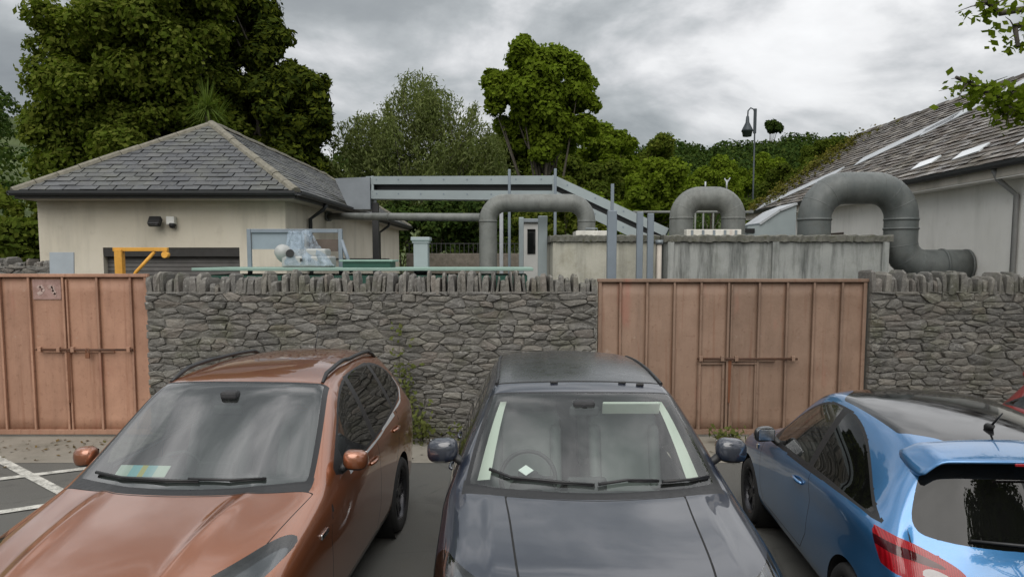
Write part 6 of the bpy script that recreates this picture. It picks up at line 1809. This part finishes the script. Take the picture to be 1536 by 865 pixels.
# ================================================================== wooded hills
def hill_z(x, y):
    return np.interp(np.degrees(np.arctan2(x, y)), HAZ, HH) * np.clip((np.hypot(x, y) - 75) / 225, 0, 1) ** 1.25
pts = [(-1500, 215), (-300, 200), (-80, 225), (60, 218), (250, 235), (500, 238), (750, 232), (880, 218), (950, 212), (1010, 214), (1060, 222), (1120, 222), (1180, 218), (1240, 226), (1300, 240), (1400, 262), (1600, 285), (2200, 320)]
HAZ = [math.degrees(math.atan((p - 768) / 1100)) for p, _ in pts]
HH = [max(1.5, CAM_H + (388 - y) / 1100 * 300 * math.hypot(1, (p - 768) / 1100) - 7.5 - (3.2 if p > 850 else 0)) for p, y in pts]
na, nr = 120, 40; AZ = np.linspace(-56, 56, na); RR = np.linspace(74, 420, nr); V = []
for r_ in RR:
    for a_ in AZ:
        x, y = r_ * math.sin(R(a_)), r_ * math.cos(R(a_)); rr = min(r_, 305); z = float(hill_z(rr * math.sin(R(a_)), rr * math.cos(R(a_))))
        if r_ > 310: z *= max(0, 1 - (r_ - 310) / 110)
        V.append((x, y, z - .3))
F = [(i * na + j, i * na + j + 1, (i + 1) * na + j + 1, (i + 1) * na + j) for i in range(nr - 1) for j in range(na - 1)]
ho = np_mesh('hill', np.array(V), F, mat_grass(), smooth=True); tag(ho, kind='structure')
r2 = np.random.default_rng(77); Ps = []; Ns = []
SZ = []
for k in range(1500):
    a_ = r2.uniform(-40, 37); rr = 95 + 208 * r2.random() ** .55
    if -34 < a_ < 2 and r2.random() < .72: continue                 # mostly hidden by the near trees
    x, y = rr * math.sin(R(a_)), rr * math.cos(R(a_)); z = float(hill_z(x, y))
    if a_ < -33.6 and 150 < rr < 255 and r2.random() < .45: continue  # open pasture on the left hill
    R_ = r2.uniform(2.6, 5.2) * (.6 + .4 * rr / 300); n = int(150 + 100 * r2.random())
    d = r2.normal(size=(n, 3)); d[:, 2] = np.abs(d[:, 2]) * 1.1 - .25; d /= np.linalg.norm(d, axis=1, keepdims=True)
    p = np.array([x, y, z + R_ * .95]) + d * np.array([R_, R_, R_ * 1.05]) * (1 - .3 * r2.random(n))[:, None]
    Ps.append(p); nn = d + r2.normal(size=(n, 3)) * .4; Ns.append(nn / np.linalg.norm(nn, axis=1, keepdims=True)); SZ.append(np.full(n, .17 * R_))
P = np.concatenate(Ps); N = np.concatenate(Ns); sz = np.concatenate(SZ)
V, F = leaf_quads(P, N, 1.0, 1.4, 0.35); C4 = V.reshape(-1, 4, 3); C4 = P[:, None] + (C4 - P[:, None]) * sz[:, None, None]
fo = np_mesh('forest', C4.reshape(-1, 3), F, LF5); tag(fo, kind='stuff')
# lone round oak on the skyline
Y = 285; L = multi([(c(1161, 191, Y), (3.2, 3, 2.3), 30, (.9, 1.6))], 201); bz = float(hill_z(at(1161, 1, Y).x, Y)) - .5
tree('skyline_tree', 'lone round dark tree on the skyline of the wooded hill, beside the lamp post', (at(1161, 1, Y).x, Y, bz), L, 4500, .7, LF5, (at(1161, 1, Y).x, Y, bz + 8), .35, 1.5, k=10)
# ---- tree behind the photographer, mirrored in the car glass
L = multi([((5.2, -5.0, 8.2), (2.6, 2.6, 2.4), 46, (.5, 1.0))], 231)
tree('roadside_tree', 'roadside tree behind the camera, mirrored darkly in the rear window of the blue hatchback', (5.2, -5.0, 0), L, 12000, .16, LF4, (5.2, -5.0, 8), .2, 1.5, k=14)
# ---- lamp post in front of the hill
Y = 52; p = at(1133, 162, Y); root = empty('lamp_post', (p.x, Y, 0)); tag(root, 'tall dark lamp post with a crook and a hanging lantern against the wooded hill', 'lamp post')
MLP = mat_plain('dark_iron', (.035, .045, .052), .5, .3, .2, 4); z = p.z
m = MB(); m.tube([(0, 0, 0), (0, 0, z * .5), (0, 0, z - .9)], [.09, .06, .05], 10); m.box((.0, 0, z - .9), (.20, .12, 1.7), None, .02); m.build('column', MLP, root)
m = MB(); m.tube([(0, 0, z - .5), (-.1, 0, z - .1), (-.32, 0, z), (-.5, 0, z - .2), (-.52, 0, z - .8)], .05, 8); m.build('crook', MLP, root)
m = MB(); m.lathe([(.03, .0), (.10, -.1), (.14, -.5), (.36, -.95), (.42, -1.1), (.36, -1.12), (.30, -1.45), (.01, -1.5)], (-.52, 0, z - .5), (0, 0, 1), 12); m.build('lantern', MLP, root)

# ================================================================== tree at the right edge of the car park (its twigs hang into the picture)
bx, by = 8.1, 8.7
root = empty('overhanging_tree', (bx, by, 0)); tag(root, 'tree at the right edge whose leafy twigs hang before the stone-tiled roof', 'tree')
tw = [[(7.7, 8.5, 5.6), (6.6, 7.6, 5.3), at(1500, 20, 6.9), at(1478, 2, 6.8)], [(7.7, 8.5, 5.6), (6.7, 7.6, 5.25), at(1522, 40, 6.9), at(1527, 70, 6.85)], [(7.9, 8.5, 4.6), (6.8, 7.6, 4.55), at(1530, 140, 6.9), at(1490, 145, 6.8), at(1462, 128, 6.75), at(1434, 116, 6.7)], [(7.9, 8.5, 4.4), (6.6, 7.6, 4.3), at(1534, 170, 6.9), at(1510, 160, 6.85)]]
m = MB(); b0 = Vector((bx, by, 0))
m.tube([(0, 0, 0), (-.05, -.05, 2.5), (-.2, -.1, 4.5), (-.1, -.1, 6.2), (.2, 0, 8.5)], [.26, .20, .17, .13, .05], 12)
Pl = []; Nl = []
for ii, t in enumerate(tw):
    t = [Vector(q) for q in t]; m.tube([b0 + Vector((-.15, -.08, t[0].z - .8))  - b0] + [q - b0 for q in t], [.07] + [.045 * (1 - .8 * i / len(t)) for i in range(len(t))], 7)
    for _ in range(16):
        i = random.randrange(1, len(t) - 1); q = t[i].lerp(t[i + 1], random.random()); e = q + Vector((random.gauss(-.08, .10), random.gauss(0, .10), random.gauss(-.05, .09)))
        m.tube([q - b0, q.lerp(e, .5) + Vector((0, 0, .02)) - b0, e - b0], [.008, .005, .002], 5)
    for i in range(1, len(t) - 1):
        n = [70, 80, 110, 150][ii] if i < len(t) - 2 else [80, 66, 40, 130][ii]
        for _ in range(n):
            u = random.random(); q = t[i].lerp(t[i + 1], u); s = .16 * (1 - .55 * (i + u) / len(t))
            Pl.append(tuple(q + Vector((random.gauss(0, s), random.gauss(0, s), random.gauss(-.03, s * .55))))); Nl.append((random.gauss(0, .6), random.gauss(-.3, .6), random.gauss(.5, .5)))
L = multi([((9.0, 9.0, 8.0), (2.3, 2.6, 1.9), 50, (.4, .8))], 301)
Pc, Nc = crown_pts(L, 9000, .2, .6, .6)
P = np.concatenate([np.array(Pl), Pc]); N = np.concatenate([np.array(Nl), Nc]); N /= np.linalg.norm(N, axis=1, keepdims=True)
V, F = leaf_quads(P, N, .054, 1.4, .35); np_mesh('crown', V - np.array([bx, by, 0]), F, LF4, root)
m.build('trunk', MT['bark'], root, fixn=False)

# ================================================================== weeds at the foot of the wall
def weed(x, y, h, w, n, lab, seed, mat, climb=False):
    r_ = np.random.default_rng(seed); root = empty('weed', (x, y, 0)); tag(root, lab, 'weed', 'weeds along the stone wall')
    m = MB(); Pp = []; Nn = []
    for k in range(n):
        hh = h * r_.uniform(.35, 1.0); bxx = r_.normal() * w * .4; lean = r_.normal() * w * .35; yy = -abs(r_.normal()) * (.03 if climb else .16)
        q = [Vector((bxx, yy, 0)), Vector((bxx + lean * .4, yy - .02, hh * .5)), Vector((bxx + lean, yy - (.01 if climb else .06), hh))]
        m.tube(q, [.008, .006, .002], 5)
        for j in range(int(10 + 26 * hh)):
            u = r_.random() ** .8; p = q[0].lerp(q[2], u) + Vector((r_.normal() * .06, -abs(r_.normal()) * .04, r_.normal() * .03)); Pp.append(tuple(p)); Nn.append((r_.normal() * .6, -.5 + r_.normal() * .4, .6 + r_.normal() * .4))
    N = np.array(Nn); N /= np.linalg.norm(N, axis=1, keepdims=True)
    V, F = leaf_quads(np.array(Pp), N, .042, 1.8, .4); np_mesh('leaves', V, F, mat, root); m.build('stem', MT['bark'], root, fixn=False)
wl = mat_leaf('weed_leaf', [(.09, .115, .035), (.14, .16, .05), (.11, .13, .04), (.17, .18, .07)], .35)
weed(-1.32, 10.18, .66, .20, 11, 'tall green weed clump against the wall right beside the orange SUV', 1, wl)
weed(-1.45, 10.20, 1.75, .14, 4, 'thin climbing weed on the stone wall above the orange SUV tail', 2, wl, True)
weed(-.62, 10.16, .32, .26, 9, 'low weed clump at the wall foot between the orange and the black SUV', 3, wl)
weed(3.02, 10.10, .24, .26, 14, 'low weed clump in front of the gate between black SUV and blue hatchback', 4, wl)
weed(-.05, 10.2, .9, .25, 14, 'brownish dry weed on the wall behind the black SUV', 5, mat_leaf('dry_weed', [(.11, .09, .05), (.15, .12, .06), (.09, .085, .04)], .3))

# ================================================================== leaf litter along the wall foot
r3 = np.random.default_rng(15); n = 700
P = np.stack([r3.uniform(-8, 5.2, n), 10.15 - np.abs(r3.normal(size=n)) * .55, np.full(n, .014)], axis=1); P[:, 2] += r3.random(n) * .012
N = r3.normal(size=(n, 3)) * .25; N[:, 2] += 1; N /= np.linalg.norm(N, axis=1, keepdims=True)
V, F = leaf_quads(P, N, .035, 1.5, .5); lit = np_mesh('leaf_litter', V, F, mat_leaf('dead_leaf', [(.10, .065, .03), (.16, .11, .05), (.07, .05, .03), (.13, .12, .05)], .1)); tag(lit, kind='stuff')

# ================================================================== red car beyond the blue one
red = copy_tree(blue); red.name = 'parked_hatchback'
tag(red, 'red hatchback mostly hidden beyond the blue hatchback at the right edge', 'car', 'cars parked in front of the wall')
red.rotation_euler = (0, 0, 0); red.location = (6.06, 4.15, 0)
RP = paint_mat('red_paint', (.30, .012, .014), .4, .3, .2, .12)
def repaint(o):
    if o.type == 'MESH' and o.data.materials:
        for i, s_ in enumerate(o.material_slots):
            if s_.material and s_.material.name.startswith('blue_paint'):
                s_.link = 'OBJECT'; s_.material = RP
    for ch in children(o): repaint(ch)
repaint(red)
# ================================================================== camera, light, sky
cam = bpy.data.cameras.new('camera'); co = link(bpy.data.objects.new('camera', cam))
co.location = (0, 0, CAM_H); co.rotation_euler = (math.pi / 2 - CAM_PITCH, 0, 0)
cam.sensor_width = 36; cam.lens = CAM_F / 1536 * 36
cam.shift_y = (CAM_CY - 432.5) / 1536
cam.clip_start = .05; cam.clip_end = 6000
scene.camera = co

SUN_EL, SUN_AZ = R(44), R(188)      # sun high, behind the photographer's right shoulder, veiled by cloud
sun = bpy.data.lights.new('sun', 'SUN'); so = link(bpy.data.objects.new('sun', sun))
sun.energy = 1.5; sun.angle = R(60); sun.color = (1.0, .96, .90)
d = Vector((math.sin(SUN_AZ) * math.cos(SUN_EL), math.cos(SUN_AZ) * math.cos(SUN_EL), math.sin(SUN_EL)))
so.rotation_euler = d.to_track_quat('Z', 'Y').to_euler()

w = bpy.data.worlds.new('World'); scene.world = w; w.use_nodes = True
t = w.node_tree; t.nodes.clear()
def N(typ, **kw):
    n = t.nodes.new(typ)
    for k, v in kw.items(): setattr(n, k, v)
    return n
out = N('ShaderNodeOutputWorld'); bg = N('ShaderNodeBackground'); t.links.new(bg.outputs[0], out.inputs[0])
SKY_K = .10
bg.inputs[1].default_value = SKY_K
sky = N('ShaderNodeTexSky', sky_type='NISHITA'); sky.sun_disc = False; sky.sun_elevation = SUN_EL; sky.sun_rotation = SUN_AZ
tc = N('ShaderNodeTexCoord'); sep = N('ShaderNodeSeparateXYZ'); t.links.new(tc.outputs['Generated'], sep.inputs[0])
def M(op, a, b=None, c=None, clamp=False):
    m = N('ShaderNodeMath', operation=op); m.use_clamp = clamp
    for i, v in enumerate((a, b, c)):
        if v is None: continue
        if isinstance(v, (int, float)): m.inputs[i].default_value = v
        else: t.links.new(v, m.inputs[i])
    return m.outputs[0]
zc = M('MAXIMUM', sep.outputs[2], 0.0)
den = M('ADD', zc, .22)
cx = M('DIVIDE', sep.outputs[0], den); cy = M('DIVIDE', sep.outputs[1], den)
comb = N('ShaderNodeCombineXYZ'); t.links.new(cx, comb.inputs[0]); t.links.new(cy, comb.inputs[1])
def WN(scale, detail, rough, loc, dist=0.3):
    mp = N('ShaderNodeMapping'); t.links.new(comb.outputs[0], mp.inputs[0]); mp.inputs['Location'].default_value = loc
    n = N('ShaderNodeTexNoise'); t.links.new(mp.outputs[0], n.inputs['Vector'])
    n.inputs['Scale'].default_value = scale; n.inputs['Detail'].default_value = detail; n.inputs['Roughness'].default_value = rough; n.inputs['Distortion'].default_value = dist
    return n.outputs['Fac']
big = WN(.9, 3, .5, CLOUD_LOC); fine = WN(2.6, 6, .55, (3.1, 1.2, 0), .5)
nd = N('ShaderNodeTexNoise'); t.links.new(tc.outputs['Generated'], nd.inputs['Vector'])
mpd = N('ShaderNodeMapping'); t.links.new(tc.outputs['Generated'], mpd.inputs[0]); mpd.inputs['Scale'].default_value = (1, 1, 2.0); mpd.inputs['Location'].default_value = CLOUD_OFF
t.links.new(mpd.outputs[0], nd.inputs['Vector'])
nd.inputs['Scale'].default_value = 2.3; nd.inputs['Detail'].default_value = 7; nd.inputs['Roughness'].default_value = .55; nd.inputs['Distortion'].default_value = .25
dens = M('ADD', M('ADD', M('MULTIPLY', big, .22), M('MULTIPLY', fine, .14)), M('MULTIPLY', nd.outputs['Fac'], .64))
rp = N('ShaderNodeValToRGB'); t.links.new(dens, rp.inputs[0]); cr = rp.color_ramp
CL = [(.38, (.74, .74, .74)), (.435, (.66, .66, .66)), (.475, (.50, .505, .51)), (.51, (.36, .375, .38)), (.555, (.255, .27, .275)), (.66, (.165, .175, .185))]
while len(cr.elements) > 1: cr.elements.remove(cr.elements[-1])
for i, (p, c) in enumerate(CL):
    e = cr.elements[0] if i == 0 else cr.elements.new(p); e.position = p; e.color = (*c, 1)
# clouds are lit more strongly high up, and bright near the horizon
up = M('ADD', M('ADD', M('MULTIPLY', M('POWER', zc, 1.6), 1.1), .88), M('MULTIPLY', M('MAXIMUM', M('MULTIPLY', sep.outputs[1], -1.0), 0.0), .12))
sc_ = N('ShaderNodeVectorMath', operation='SCALE'); t.links.new(rp.outputs[0], sc_.inputs[0]); t.links.new(M('MULTIPLY', up, 1.0 / SKY_K), sc_.inputs['Scale'])
mxs = N('ShaderNodeMix', data_type='RGBA'); mxs.inputs[0].default_value = .93
t.links.new(sky.outputs[0], mxs.inputs[6]); t.links.new(sc_.outputs[0], mxs.inputs[7])
t.links.new(mxs.outputs[2], bg.inputs[0])

scene.view_settings.view_transform = 'Standard'; scene.view_settings.look = 'None'
scene.view_settings.exposure = 0.46; scene.view_settings.gamma = 1.0
scene.view_settings.use_curve_mapping = False
scene.cycles.use_denoising = True
scene.cycles.max_bounces = 8; scene.cycles.transparent_max_bounces = 24
scene.cycles.caustics_reflective = False; scene.cycles.caustics_refractive = False
